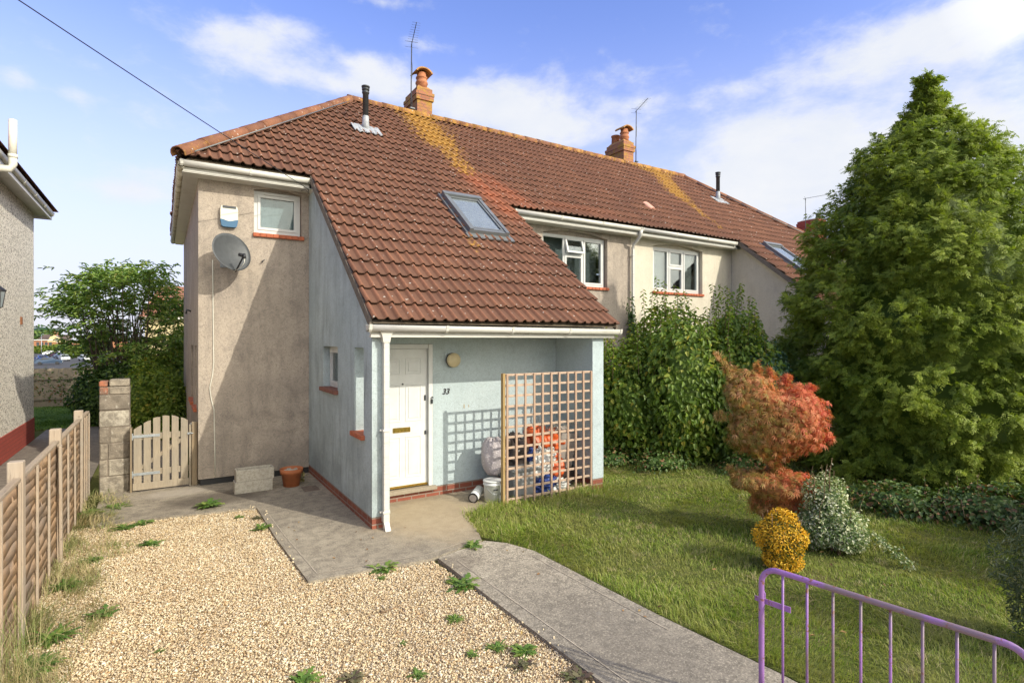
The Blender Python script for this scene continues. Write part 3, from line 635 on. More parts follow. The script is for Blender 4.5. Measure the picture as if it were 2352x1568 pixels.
def tile_sheet(name, parent, x0, x1, v0, rows, P, clips=(), gauge=0.334, period=0.15, masks=None, amp=.036, mat='tile', tilt=.040):
    """interlocking roman tiles as real relief; P(x, v, h): across, up the slope, off the slope"""
    seg = 9; nx = int(math.ceil((x1-x0)/period-1e-3))*seg; xs_ = x0+np.arange(nx+1)*period/seg; ph = (np.arange(nx+1) % seg)/seg
    prof = np.interp(ph, [0, .11, .22, .33, .44, .56, .78, 1], [0, .72, 1, .72, 0, -.1, -.12, 0]); hg = np.clip(prof*1.3, 0, 1)
    VV = []; FF = []; H_ = []; E_ = []; R = []; base = 0; tx = (np.arange(nx+1)//(seg*2)).astype(int)
    wob = 0.006*np.sin(xs_*1.7)
    for k in range(rows):
        va = v0+k*gauge; jr = rng.normal(size=tx.max()+2); tl = jr[tx]
        lip = tilt+.003*tl; col = rng.random(tx.max()+2)
        sl = ((.005*rng.normal(size=tx.max()+2)-.03*(rng.random(tx.max()+2) > .985)))[tx]
        rowsv = [(va+sl+.03, prof*amp-.006+0*lip), (va+sl+.0, prof*amp+lip*.62), (va+.008+sl, prof*amp+lip), (va+gauge+.035, prof*amp-.004)]
        for (vv, hh) in rowsv:
            VV.append(P(xs_, np.full(nx+1, 1.0)*vv, hh+wob)); H_.append(hg); E_.append(np.full(nx+1, 1.0 if len(E_) % 4 == 0 else (.75 if len(E_) % 4 == 1 else 0)))  # edge marks course feet and lips for the painted shadow line
        for r_ in range(3):
            i = np.arange(nx); a = base+r_*(nx+1)+i; FF.append(np.stack([a, a+1, a+nx+2, a+nx+1], 1)); R.append(col[tx[:-1]] if r_ < 9 else 0)
        base += 4*(nx+1)
    V = np.concatenate(VV); F = np.concatenate(FF); H_ = np.concatenate(H_); R = np.concatenate(R)
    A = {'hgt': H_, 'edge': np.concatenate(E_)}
    for mk in ('lichen', 'fresh'): A[mk] = masks[mk](V) if masks and mk in masks else np.zeros(len(V))
    o = npmesh(name, V, F, M[mat], parent, attrs=A, fattrs={'rnd': R})
    me = o.data; me.polygons.foreach_set('use_smooth', [True]*len(me.polygons))
    if clips:
        bm = bmesh.new(); bm.from_mesh(me)
        off = Vector(root_off(parent)) if parent else Vector((0, 0, 0))
        for (co, no) in clips:                       # keeps the side the normal points away from
            c = np.array([co], float); nvec = Vector(no)
            if XF[0] is not None: c = XF[0][0](c); nvec.x = -nvec.x
            bmesh.ops.bisect_plane(bm, geom=bm.verts[:]+bm.edges[:]+bm.faces[:], plane_co=Vector(c[0])-off, plane_no=nvec, clear_outer=True)
        bm.to_mesh(me); bm.free()
    return o
def ridge_caps(name, parent, a, b, n, r=.105, masks=None, mat='tile_end'):
    a, b = Vector(a), Vector(b); d = (b-a); L = d.length; d.normalize(); side = d.cross(Vector((0, 0, 1))).normalized(); up = side.cross(d).normalized()
    V = []; F = []; R = []
    for i in range(n):
        q0 = a+d*(L*i/n-.012); q1 = a+d*(L*(i+1)/n+.012); j = random.uniform(-.004, .004); base = len(V)
        for q, rr in ((q0, r*1.03), (q1, r*.97)):
            for k in range(9):
                th = PI*(-.12+1.24*k/8); V.append(q+side*math.cos(th)*rr*1.12+up*(math.sin(th)*rr-.02+j))
            for k in range(9):
                th = PI*(-.12+1.24*k/8); V.append(q+side*math.cos(th)*rr*.98+up*(math.sin(th)*rr*.85-.02+j))
        for k in range(8):
            F += [(base+k, base+k+1, base+18+k+1, base+18+k), (base+9+k+1, base+9+k, base+27+k, base+27+k+1), (base+k+1, base+k, base+9+k, base+9+k+1), (base+18+k, base+18+k+1, base+27+k+1, base+27+k)]
        R += [random.random()]*32
    V = np.array([tuple(v) for v in V]); A = {'hgt': np.ones(len(V)), 'fresh': np.zeros(len(V)), 'lichen': (masks or (lambda v: np.full(len(v), .55)))(V)}
    return npmesh(name, V, F, M[mat], parent, attrs=A, fattrs={'rnd': R})
NS = 1/math.hypot(1, KR)
def roofP(y0):   # front slope from eave line y0
    return lambda x, v, h: np.column_stack([x, y0+v*NS-h*KR*NS, zroof(y0)+v*KR*NS+h*NS])
def seglich(segs, s=.55):
    def f(V):
        r = np.zeros(len(V))
        for (ax, ay, bx_, by, w, wt) in segs:
            A = np.array([ax, ay]); B = np.array([bx_, by]); d = B-A; t = np.clip(((V[:, :2]-A)@d)/(d@d), 0, 1); q = A+t[:, None]*d
            r = np.maximum(r, wt*np.exp(-((V[:, 0]-q[:, 0])**2+(V[:, 1]-q[:, 1])**2)/(w*w)))
        return r
    return f
def downpipe(parent, x, y, z0, z1, sq=.032, mat='gutter', shoe=True, hop=True):
    d = MB(); d.box(x-sq, y-sq*1.0, z0, x+sq, y+sq, z1, bev=.006)
    if hop:
        d.add([(x-.1, y-.05, z1+.10), (x+.1, y-.05, z1+.10), (x+.1, y+.05, z1+.10), (x-.1, y+.05, z1+.10), (x-.042, y-.042, z1-.06), (x+.042, y-.042, z1-.06), (x+.042, y+.042, z1-.06), (x-.042, y+.042, z1-.06),
               (x-.055, y-.045, z1+.02), (x+.055, y-.045, z1+.02), (x+.055, y+.045, z1+.02), (x-.055, y+.045, z1+.02)],
              [(0, 1, 9, 8), (1, 2, 10, 9), (2, 3, 11, 10), (3, 0, 8, 11), (8, 9, 5, 4), (9, 10, 6, 5), (10, 11, 7, 6), (11, 8, 4, 7), (7, 6, 5, 4), (0, 3, 2, 1)])
    if shoe:
        d.box(x-sq-.006, y-sq-.006, z0+.02, x+sq+.006, y+sq+.006, z0+.11, bev=.004)
        d.add([(x-sq, y-sq, z0+.03), (x+sq, y-sq, z0+.03), (x+sq, y+sq, z0+.03), (x-sq, y+sq, z0+.03), (x-sq, y-sq-.07, z0-.08), (x+sq, y-sq-.07, z0-.08), (x+sq, y-sq+.0, z0-.1), (x-sq, y-sq+.0, z0-.1)],
              [(0, 1, 5, 4), (1, 2, 6, 5), (2, 3, 7, 6), (3, 0, 4, 7)])
    o = d.build('downpipe', M[mat], parent)
    h = z1-z0
    for f_ in (.06, .5) if h < 3 else (.3, .62, .95):
        b = MB(); b.box(x-sq-.012, y-sq-.008, z0+h*f_-.014, x+sq+.012, y+sq+.008, z0+h*f_+.014, bev=.003); b.box(x-sq-.03, y+sq*.5, z0+h*f_-.01, x+sq+.03, y+sq+.02, z0+h*f_+.01); b.build('pipe_clip', M[mat], o)
    return o
def skylight(parent, x0, x1, y0, y1):
    Pf = roofP(YE); v0 = (y0-YE)/NS; v1 = (y1-YE)/NS
    def bx(m, a, b, c, d, h0, h1):
        vs = [Pf(np.array([p]), np.array([q]), np.array([h]))[0] for h in (h0, h1) for p, q in ((a, c), (b, c), (b, d), (a, d))]
        m.add(vs, [(3, 2, 1, 0), (4, 5, 6, 7), (0, 1, 5, 4), (1, 2, 6, 5), (2, 3, 7, 6), (3, 0, 4, 7)])
    f = MB(); w = .07
    bx(f, x0, x0+w, v0, v1, -.02, .135); bx(f, x1-w, x1, v0, v1, -.02, .135); bx(f, x0-.006, x1+.006, v1-.11, v1, -.02, .155); bx(f, x0+w, x1-w, v0, v0+.06, -.02, .115)
    fo = f.build('roof_window', M['skylight'], parent)
    a = MB(); bx(a, x0-.07, x1+.07, v0-.14, v0-.004, .02, .052); bx(a, x0-.05, x0-.003, v0, v1+.06, .0, .06); bx(a, x1+.003, x1+.05, v0, v1+.06, .0, .06); a.build('flashing', M['skylight'], fo)
    s = MB(); q = w+.004; bx(s, x0+q, x0+q+.035, v0+.07, v1-.12, .05, .118); bx(s, x1-q-.035, x1-q, v0+.07, v1-.12, .05, .118); bx(s, x0+q+.035, x1-q-.035, v1-.16, v1-.12, .05, .116); bx(s, x0+q+.035, x1-q-.035, v0+.07, v0+.12, .05, .116)
    s.build('sash', M['skylight'], fo)
    g = MB(); bx(g, x0+q+.035, x1-q-.035, v0+.12, v1-.16, .100, .106); g.build('pane', M['glass_sky'], fo)
    k = MB(); bx(k, x0+q+.03, x1-q-.03, v0+.11, v1-.15, .082, .090); k.build('blind', M['blind_pale'], fo)
    return fo
def flue(parent, x, y, H_=.95):
    z = zroof(y); f = MB(); f.lathe([(.062, z-.1), (.062, z+H_-.16), (.075, z+H_-.155), (.078, z+H_-.12), (.06, z+H_-.115), (.06, z+H_-.09), (.08, z+H_-.085), (.08, z+H_-.05), (.062, z+H_-.045), (.062, z+H_-.03), (.088, z+H_-.025), (.088, z+H_), (.05, z+H_+.005), (.0, z+H_+.005)], (x, y, 0), 18)
    fo = f.build('flue_pipe', M['dark_metal'], parent)
    a = MB(); a.lathe([(.085, z-.1), (.068, z+.30), (.062, z+.31)], (x, y, 0), 16)
    Pf = roofP(YE); vc = (y-YE)/NS; n = 12; vs = []
    for h in (.045, .062):
        for i in range(n+1):
            xx = x-.30+.6*i/n; e = .03*math.sin(i*2.1)+.02*random.random()
            vs += [Pf(np.array([xx]), np.array([vc-.26+e]), np.array([h+.012*math.sin(i*2.6)]))[0], Pf(np.array([xx]), np.array([vc+.16]), np.array([h]))[0]]
    m_ = n+1; fs = [(2*i, 2*i+2, 2*i+3, 2*i+1) for i in range(n)]+[(2*m_+2*i, 2*m_+2*i+2, 2*m_+2*i+3, 2*m_+2*i+1) for i in range(n)]+[(2*i, 2*i+2, 2*m_+2*i+2, 2*m_+2*i) for i in range(n)]
    a.add(vs, fs); a.build('lead_flashing', M['lead'], fo); return fo
def chimney(parent, x0, x1, y0, y1, z0, z1, pots=('hood',), mat='brick_chimney'):
    c = MB(); c.box(x0+.035, y0+.035, z0, x1-.035, y1-.035, z1-.34); c.box(x0, y0, z1-.34, x1, y1, z1-.13); c.box(x0+.03, y0+.03, z1-.13, x1-.03, y1-.03, z1-.02)
    c.box(x0-.012, y0-.012, z1-.22, x1+.012, y1+.012, z1-.14)
    co = c.build('chimney', M[mat], parent)
    n = len(pots); cx = (x0+x1)/2
    h = MB(); h.add([(x0+.04, y0+.04, z1-.03), (x1-.04, y0+.04, z1-.03), (x1-.04, y1-.04, z1-.03), (x0+.04, y1-.04, z1-.03), (cx-.14, y0+.14, z1+.07), (cx+.14, y0+.14, z1+.07), (cx+.14, y1-.14, z1+.07), (cx-.14, y1-.14, z1+.07)], [(0, 1, 5, 4), (1, 2, 6, 5), (2, 3, 7, 6), (3, 0, 4, 7), (4, 5, 6, 7)])
    h.build('mortar_flaunching', M['pot_lichen'] if pots[0] == 'hood' else M['block'], co)
    for i, k in enumerate(pots):
        cy = y0+.24+i*.42; p = MB()
        if k == 'hood':
            p.lathe([(.155, z1), (.14, z1+.14), (.165, z1+.16), (.16, z1+.2), (.14, z1+.215), (.135, z1+.29), (.155, z1+.30), (.15, z1+.33), (.125, z1+.34), (.125, z1+.44), (.10, z1+.44)], (cx, cy, 0), 20)
            po = p.build('chimney_pot', M['pot_red'], co)
            q = MB(); nn_ = 10; vs = []
            for yy, s_ in ((-.21, 1.0), (.21, 1.0)):
                for rr in (.245, .205):
                    for j in range(nn_+1):
                        th = PI*(.12+.76*j/nn_); vs.append((cx+math.cos(th)*rr*1.05, cy+yy*s_, z1+.335+math.sin(th)*rr*.82))
            k_ = nn_+1; fs = []
            for j in range(nn_): fs += [(j, j+1, 2*k_+j+1, 2*k_+j), (k_+j, k_+j+1, 3*k_+j+1, 3*k_+j), (j, j+1, k_+j+1, k_+j), (2*k_+j, 2*k_+j+1, 3*k_+j+1, 3*k_+j)]
            fs += [(0, k_, 3*k_, 2*k_), (nn_, k_+nn_, 3*k_+nn_, 2*k_+nn_)]
            q.add(vs, fs); q.build('pot_hood', M['pot_lichen'], po)
        elif k == 'plain':
            p.lathe([(.14, z1), (.15, z1+.02), (.135, z1+.30), (.155, z1+.31), (.155, z1+.345), (.115, z1+.345), (.11, z1+.2)], (cx, cy, 0), 20); p.build('chimney_pot', M['pot_red'], co)
        else:
            p.lathe([(.13, z1-.05), (.12, z1+.2), (.13, z1+.32), (.1, z1+.32), (.0, z1+.30)], (cx, cy, 0), 14); p.build('chimney_pot', M['block_dark'], co)
    return co

# ------------------------------------------------------------------ the pair of semi-detached houses
def house(name, label, left, mats, xf=None, chim=None, lich=None, fresh=None, flue_at=(3.70, 11.75)):
    XF[0] = None; rt = thing(name, (XL if xf is None else 2*XM-XL, YW, 0), label, 'house', 'pair of semi-detached houses'); XF[0] = xf
    main, side, porch = mats
    ZS = 4.83
    # main walls
    w = MB(); ops = [(1.26, 2.00, 4.02, 4.745, .05)]
    wall(w, PY(YW), XL+.0, XP-.002, .13, ZS, .28, ops); 
    wall(w, PY(YW), 5.79, XM, .0, ZS, .28, [(7.02, 8.90, 3.50, 4.66, .10)])
    wall(w, PXn(XL), YW+.28, 16.75, .0, ZS, .28, [(10.35, 10.95, 1.17, 2.2, 0), (11.5, 12.4, 1.17, 2.2, 0)])
    w.box(XL+.004, YW+.003, .13, XL+.279, YW+.279, ZS-.003)
    w.box(XP, YW+.05, 0.02, 5.79, YW+.28, ZS+.0); w.box(XL+.29, 16.5, 0, XM-.01, 16.75, ZS)
    for (a, b, z) in ((1.262, 1.998, 4.745), (7.022, 8.898, 4.66)): w.box(a, YW+.115, z-.004, b, YW+.27, z+.105)
    wo_ = w.build('wall', M[main], rt, recalc=False)
    pl = MB(); pl.box(XL+.03, YW+.03, 0, XP, YW+.2, .128); pl.build('wall_base', M['black'], rt)
    # catslide side wall, porch walls
    zt = lambda s: zroof(s)-.09
    w = MB(); wall(w, PXn(XP), YC, YW+.04, .17, zt, .215, [(6.81, 7.20, 1.10, 2.2, 0), (8.02, 8.86, 1.56, 2.2, 0)])
    so_ = w.build('porch_wall', M[side], rt, recalc=False)
    w = MB(); w.box(2.336, YC+.012, .17, 2.345+0, YC+.2, 2.36)
    wall(w, PY(YB), 2.36, 5.56, .17, 2.36, .2, [(2.45, 3.33, .171, 2.24, 0)])
    w.build('porch_back_wall', M[porch], rt, recalc=False)
    w = MB(); w.box(5.562, YC, .17, 5.78, YW+.05, 2.345)
    wall(w, lambda s, d, z: (5.78-d, s, z), YC+.01, YW+.04, 2.345, zt, .21, ())
    w.build('porch_side_wall', M[porch], rt, recalc=True)
    c = MB(); c.box(2.337, YC-.02, 2.362, 5.56, YB+.2, 2.375); c.build('porch_ceiling', M['upvc'], rt)
    pl = MB()
    pl.box(XP+.004, YC+.006, -.02, XP+.205, YW+.04, .169); pl.box(XP+.206, YC+.006, -.02, 2.342, YC+.19, .169)
    pl.box(2.345, YB+.006, -.02, 5.56, YB+.15, .169); pl.box(5.566, YC+.006, -.02, 5.775, YW, .169)
    pl.build('brick_plinth', M['brick_plinth'], rt)
    # windows
    window(rt, PY(YW+.09), 1.27, 1.99, 4.06, 4.742, [(0, 1, None, 'sash')], curtain=None, back='blind')
    vt = MB(); vt.box(1.42, YW+.062, 4.695, 1.85, YW+.08, 4.72, bev=.004); vt.build('trickle_vent', M['upvc'], rt)
    brick_sill(rt, PY(YW), 1.24, 2.04, 4.04)
    if left: window(rt, PY(YW+.10), 7.05, 8.87, 3.53, 4.66, [(0, .34, None, 'fix'), (.34, .66, .64, ('sash', 'open')), (.66, 1, None, 'sash')], back='room')
    else: window(rt, PY(YW+.10), 7.05, 8.87, 3.53, 4.66, [(0, .34, None, 'sash'), (.34, .66, .60, ('sash', 'sash')), (.66, 1, None, 'sash')], curtain=((0.06, .30), (.62, .98)), back='room')
    brick_sill(rt, PY(YW), 6.99, 8.93, 3.52)
    window(rt, PXn(XP+.10), 8.03, 8.85, 1.58, 2.195, [(0, 1, None, 'sash')], fr=.05, back='blind')
    brick_sill(rt, PXn(XP), 7.98, 8.90, 1.575, .055, .06, 'brick_sill_dark'); brick_sill(rt, PXn(XP), 6.76, 7.25, 1.115, .05, .06, 'brick_sill', dep=.22)
    window(rt, PXn(XL+.14), 10.36, 10.94, 1.2, 2.195, [(0, 1, None, 'sash')], back='blind'); window(rt, PXn(XL+.14), 11.51, 12.39, 1.2, 2.195, [(0, 1, None, 'sash')], back='blind')
    for a, b in ((10.3, 11.0), (11.45, 12.45)): brick_sill(rt, PXn(XL), a, b, 1.19)
    # door
    fr = MB(); fr.box(2.46, YB+.02, .19, 2.515, YB+.12, 2.235); fr.box(3.265, YB-.004, .19, 3.325, YB+.12, 2.235); fr.box(2.515, YB+.02, 2.175, 3.265, YB+.12, 2.235); fo = fr.build('door_frame', M['door'], rt)
    d = MB(); dx0, dx1, yd = 2.52, 3.26, YB+.055
    d.box(dx0, yd, .205, dx1, yd+.045, 2.17)
    do = d.build('door', M['door'], rt)
    for (a, b) in ((.09, .335), (.405, .65)):
        for (c_, e_) in ((.13, .72), (.93, 1.46), (1.60, 1.83)):
            pn = MB()
            X0, X1, Z0, Z1 = dx0+a, dx0+b, .205+c_, .205+e_
            for q in ((X0, X1, Z0, Z0+.018), (X0, X1, Z1-.018, Z1), (X0, X0+.018, Z0+.018, Z1-.018), (X1-.018, X1, Z0+.018, Z1-.018)): pn.box(q[0], yd-.006, q[2], q[1], yd+.002, q[3], bev=.004)
            pn.box(X0+.045, yd-.007, Z0+.045, X1-.045, yd+.002, Z1-.045, bev=.008)
            pn.build('door_panel', M['door'], do)
    b_ = MB(); b_.box(2.74, yd-.014, .985, 3.0, yd-.001, 1.055, bev=.005); b_.box(2.76, yd-.019, 1.0, 2.98, yd-.014, 1.04, bev=.003); b_.build('letterbox', M['brass'], do)
    b_ = MB(); b_.box(dx0-.004, yd-.02, .20, dx1, yd-.001, .232, bev=.004); b_.build('weather_bar', M['brass'], do)
    b_ = MB(); b_.lathe([(.012, -.012), (.012, .0)], (2.885, yd, 1.67), 10, 'y'); b_.build('peephole', M['dark_metal'], do); b_ = MB(); b_.box(3.215, yd-.02, 1.42, 3.238, yd-.001, 1.50, bev=.006); b_.build('lock', M['dark_metal'], do); b_ = MB(); b_.box(3.22, yd-.02, .93, 3.245, yd-.001, .985, bev=.004); b_.build('lock', M['dark_metal'], do)
    st = MB(); st.box(2.345, YB-.07, .135, 3.37, YB+.05, .188, bev=.006); st.build('door_sill', M['gate_wood'], rt)
    # roof
    msk = {}
    if lich: msk['lichen'] = seglich(lich)
    if fresh: msk['fresh'] = seglich(fresh)
    hipn = Vector((0, 0, 0)); # vertical plane through hip, keep right side
    dh = Vector((XR-.20, YR-9.42, 0)); no = Vector((-dh.y, dh.x, 0)).normalized()
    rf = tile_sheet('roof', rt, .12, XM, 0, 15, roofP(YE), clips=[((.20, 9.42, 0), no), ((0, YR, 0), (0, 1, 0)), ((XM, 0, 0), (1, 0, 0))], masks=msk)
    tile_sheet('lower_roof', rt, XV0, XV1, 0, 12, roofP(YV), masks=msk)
    # left hip slope, rear slope (same tiles) and boards under them
    kx = (ZR-ZE)/(XR-.20); ns2 = 1/math.hypot(1, kx)
    hp = lambda y, v, h: np.column_stack([.20+v*ns2-h*kx*ns2, y, ZE+v*kx*ns2+h*ns2])
    no2 = Vector((dh.y, -dh.x, 0)).normalized(); yb = 2*YR-9.42; d3 = Vector((XR-.20, YR-yb, 0)); no3 = Vector((-d3.y, d3.x, 0)).normalized()
    XFo = XF[0]
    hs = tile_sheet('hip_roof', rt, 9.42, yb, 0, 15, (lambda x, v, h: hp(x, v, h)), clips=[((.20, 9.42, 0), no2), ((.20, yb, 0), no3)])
    u = MB(); e = .05
    u.add([(.28, 9.5, ZE-.03), (XM, 9.5, ZE-.03), (XM, YR, ZR-.06), (XR, YR, ZR-.06), (.28, 17.1, ZE-.03), (XM, 17.1, ZE-.03)], [(0, 1, 2, 3), (0, 3, 4), (3, 2, 5, 4)])
    u.add([(XV0+.02, YV+.03, zroof(YV)-.03), (XV1-.02, YV+.03, zroof(YV)-.03), (XV1-.02, 9.6, zroof(9.6)-.03), (XV0+.02, 9.6, zroof(9.6)-.03)], [(0, 1, 2, 3)])
    u.build('roof_underlay', M['bark'], rt, recalc=False)
    rr = MB(); rr.add([(XR, YR, ZR+.02), (XM, YR, ZR+.02), (XM, 17.15, ZE), (.2, 17.15, ZE)], [(0, 1, 2, 3)])
    V = np.array([(XR, YR, ZR+.02), (XM, YR, ZR+.02), (XM, 17.15, ZE), (.2, 17.15, ZE)]); 
    npmesh('rear_roof', V, [[0, 1, 2, 3]], M['tile'], rt, attrs={'hgt': [.5]*4, 'lichen': [0]*4, 'fresh': [0]*4}, fattrs={'rnd': [.5]})
    rl = (lambda v: .42+.5*(seglich(lich)(v) if lich else 0))
    ridge_caps('ridge', rt, (XR-.05, YR, ZR+.055), (XM, YR, ZR+.055), 14, masks=rl)
    if left:
        ridge_caps('hip_ridge', rt, (.19, 9.42, ZE+.04), (XR, YR, ZR+.05), 11, masks=lambda v: .30+.25*np.exp(-((v[:, 0]-.3)/.5)**2)+.25*np.exp(-((v[:, 0]-3.7)/.5)**2))
    else: ridge_caps('hip_ridge', rt, (.19, 9.42, ZE+.04), (XR, YR, ZR+.05), 11, masks=lambda v: np.full(len(v), .1))
    ld = MB(); nv = Vector((no.x, no.y, 0)); a = Vector((.30, 9.42, ZE+.055))-nv*.14; b = Vector((XR, YR, ZR+.03))-nv*.10; ld.tube([a, b], .012, 6)
    ld.build('hip_lead_strip', M['skylight'], rt)
    # soffits, fascias, verges, gutters
    f = MB(); f.box(5.99, 9.565, 4.815, XM, 9.59, 4.955); f.box(5.99, 9.55, 4.815, XM, 9.566, 4.86); f.box(5.79, 9.56, 4.80, XM, YW, 4.815); f.build('fascia', M['gutter'], rt)
    f = MB(); f.box(.26, 9.565, 4.815, XP-.06, 9.59, 4.955); f.box(.26, 9.55, 4.815, XP-.06, 9.566, 4.86); f.box(.25, 9.56, 4.80, 2.11, YW, 4.815)
    f.box(.29, 9.592, 4.815, .315, 17.0, 4.955); f.box(.27, 9.60, 4.815, .291, 17.0, 4.86); f.box(.29, YW, 4.80, XL, 17.0, 4.815)
    f.box(XP-.01, 9.55, 4.76, XP+.02, YW, 4.90)
    f.build('fascia', M['gutter'], rt)
    f = MB(); f.box(2.08, 6.42, 2.33, 5.93, 6.45, 2.475); f.box(2.08, 6.405, 2.33, 5.93, 6.421, 2.372); f.box(2.09, 6.45, 2.33, 5.92, YC+.02, 2.345)
    lf = f.build('porch_fascia', M['gutter'], rt)
    for xx in (3.02, 4.30, 5.65): k = MB(); k.lathe([(.02, -.012), (.014, 0)], (xx, 6.42, 2.405), 10, 'y'); k.build('fixing_knot', M['dark_metal'], lf)
    for xx in (XV0-.012, XV1-.018):
        vg = MB()
        vg.add([(xx, YV+.06, zroof(YV+.06)-.14), (xx+.03, YV+.06, zroof(YV+.06)-.14), (xx+.03, 9.50, zroof(9.5)-.14), (xx, 9.50, zroof(9.5)-.14), (xx, YV+.06, zroof(YV+.06)-.01), (xx+.03, YV+.06, zroof(YV+.06)-.01), (xx+.03, 9.50, zroof(9.5)-.01), (xx, 9.50, zroof(9.5)-.01)],
               [(0, 1, 2, 3), (4, 7, 6, 5), (0, 4, 5, 1), (1, 5, 6, 2), (2, 6, 7, 3), (3, 7, 4, 0)])
        vg.build('verge', M['block_dark'], rt)
    gutter(rt, (.21, 9.45, 4.95), (2.13, 9.45, 4.95), (0, 1, 0)); gutter(rt, (6.05, 9.45, 4.955), (XM, 9.45, 4.965), (0, 1, 0)); gutter(rt, (.18, 9.50, 4.93), (.18, 17.05, 4.90), (1, 0, 0), 'gutter_dirty' if left else 'gutter', 1.2)
    gutter(rt, (2.02, 6.31, 2.475), (6.02, 6.31, 2.455), (0, 1, 0))
    downpipe(rt, 2.265, 6.42, .10, 2.33)
    skylight(rt, 4.36, 5.14, 8.28, 9.38)
    flue(rt, *flue_at)
    if chim:
        XF[0] = None; chimney(rt, *chim[0], ZR-.4, 8.90, chim[1]); 
    XF[0] = None
    return rt
LL = [(5.5, 13.3, 5.5, 11.9, .75, 1.0), (5.7, 12.4, 5.5, 10.7, .45, .85), (6.3, 13.2, 6.2, 12.6, .5, .55), (4.27, 7.74, 4.3, 8.1, .16, .7), (5.0, 7.0, 5.3, 7.3, .1, .5), (4, 13.3, 9, 13.3, .16, .75), (4.62, 7.5, 4.7, 7.6, .1, .5)]
H1 = house('semi_detached_house', 'beige and pale blue rendered semi-detached house with long tiled roof down over its front porch', True, ('beige', 'blue', 'blue_porch'), chim=((5.56, 6.05, 13.42, 14.30), ('hood',)), lich=LL, fresh=[(5.55, 10.35, 5.75, 9.2, .28, .6), (6.0, 10.3, 6.35, 9.65, .28, .5), (7.0, 9.7, 9, 9.6, .12, .25)])
mx = 2*XM
LR = [(13.5, 13.3, 14.6, 13.3, .5, .95), (14.2, 13.2, 13.4, 11.6, .55, 1.0), (13.6, 12.2, 13.25, 10.6, .28, .8), (13.3, 10.3, 13.2, 9.9, .15, .7), (9.7, 13.3, 15.3, 13.3, .16, .75)]
H2 = house('semi_detached_house', 'cream rendered semi-detached house half hidden behind the tall conifer', False, ('cream', 'cream', 'cream'), xf=mirror_x(XM), chim=((12.84, 13.35, 13.42, 14.32), ('hood', 'plain')), lich=[(mx-a, b, mx-c, d, w, q) for a, b, c, d, w, q in LR], flue_at=(3.68, 11.9))
mb = MB(); Pf = roofP(YE); vs = []
for v in (1.15, 1.5):
    for k in range(7):
        th = PI*k/6; vs.append(Pf(np.array([10.95+math.cos(th)*.11]), np.array([v]), np.array([.03+.055*math.sin(th)]))[0])
mb.add(vs, [(k, k+1, 8+k, 7+k) for k in range(6)]+[tuple(range(7)), tuple(range(7, 14))])
mb.build('replacement_tile', plain('pale_tile', (.62, .33, .24), .7, var=.1), H2)
downpipe(H2, 9.64, 9.76, 0.3, 4.55, hop=False, shoe=False)
mb = MB(); mb.tube([(9.64, 9.50, 4.92), (9.64, 9.50, 4.80), (9.64, 9.55, 4.74), (9.64, 9.74, 4.60), (9.64, 9.76, 4.50)], [.055, .042, .038, .036, .036], 8); mb.build('swan_neck', M['gutter'], H2)
# terracotta vent poking up behind the left hip
mb = MB(); mb.lathe([(.05, 5.5), (.05, 5.93), (.062, 5.935), (.06, 6.0), (.045, 6.05), (.0, 6.06)], (1.01, 11.2, 0), 12)
mb.build('vent_terminal', M['lead'], H1)
mb = MB(); mb.tube([(.47, 10.3, .95), (.40, 10.3, .95), (.385, 10.3, .93), (.38, 10.3, .86)], .022, 10); mb.build('overflow_pipe', M['pipe_white'], H1)
mb = MB(); mb.tube([(.47, 12.4, 2.85), (.40, 12.4, 2.88), (.385, 12.4, 2.80)], .018, 8); mb.build('overflow_hook', M['dark_metal'], H1)
# house number
def text_mesh(s, size, ext):
    cu = bpy.data.curves.new('tmp', 'FONT'); cu.body = s; cu.size = size; cu.extrude = ext; cu.shear = .25; cu.offset = .0025; cu.resolution_u = 3
    ob = bpy.data.objects.new('tmp', cu); COL.objects.link(ob); bpy.context.view_layer.update()
    me = bpy.data.meshes.new_from_object(ob.evaluated_get(bpy.context.evaluated_depsgraph_get())); bpy.data.objects.remove(ob); bpy.data.curves.remove(cu); return me
me = text_mesh('33', .115, .004); me.transform(Matrix.Translation((3.475-XL, YB-.006-YW, 1.50)) @ Matrix.Rotation(PI/2, 4, 'X'))
finish(me, 'house_number', M['black'], H1)
mb = MB(); mb.box(3.29, YB-.03, 1.375, 3.322, YB-.005, 1.44, bev=.006); mb.lathe([(.014, -.03), (.01, 0)], (3.31, YB-.005, 1.465), 8, 'y'); mb.build('doorbell', M['dark_metal'], H1)
mb = MB(); mb.box(3.83, YB-.003, 1.27, 3.845, YB+.002, 1.33); mb.box(3.91, YB-.003, 1.28, 3.92, YB+.002, 1.32); mb.build('rust_mark', plain('rust', (.38, .30, .17), .9), H1)
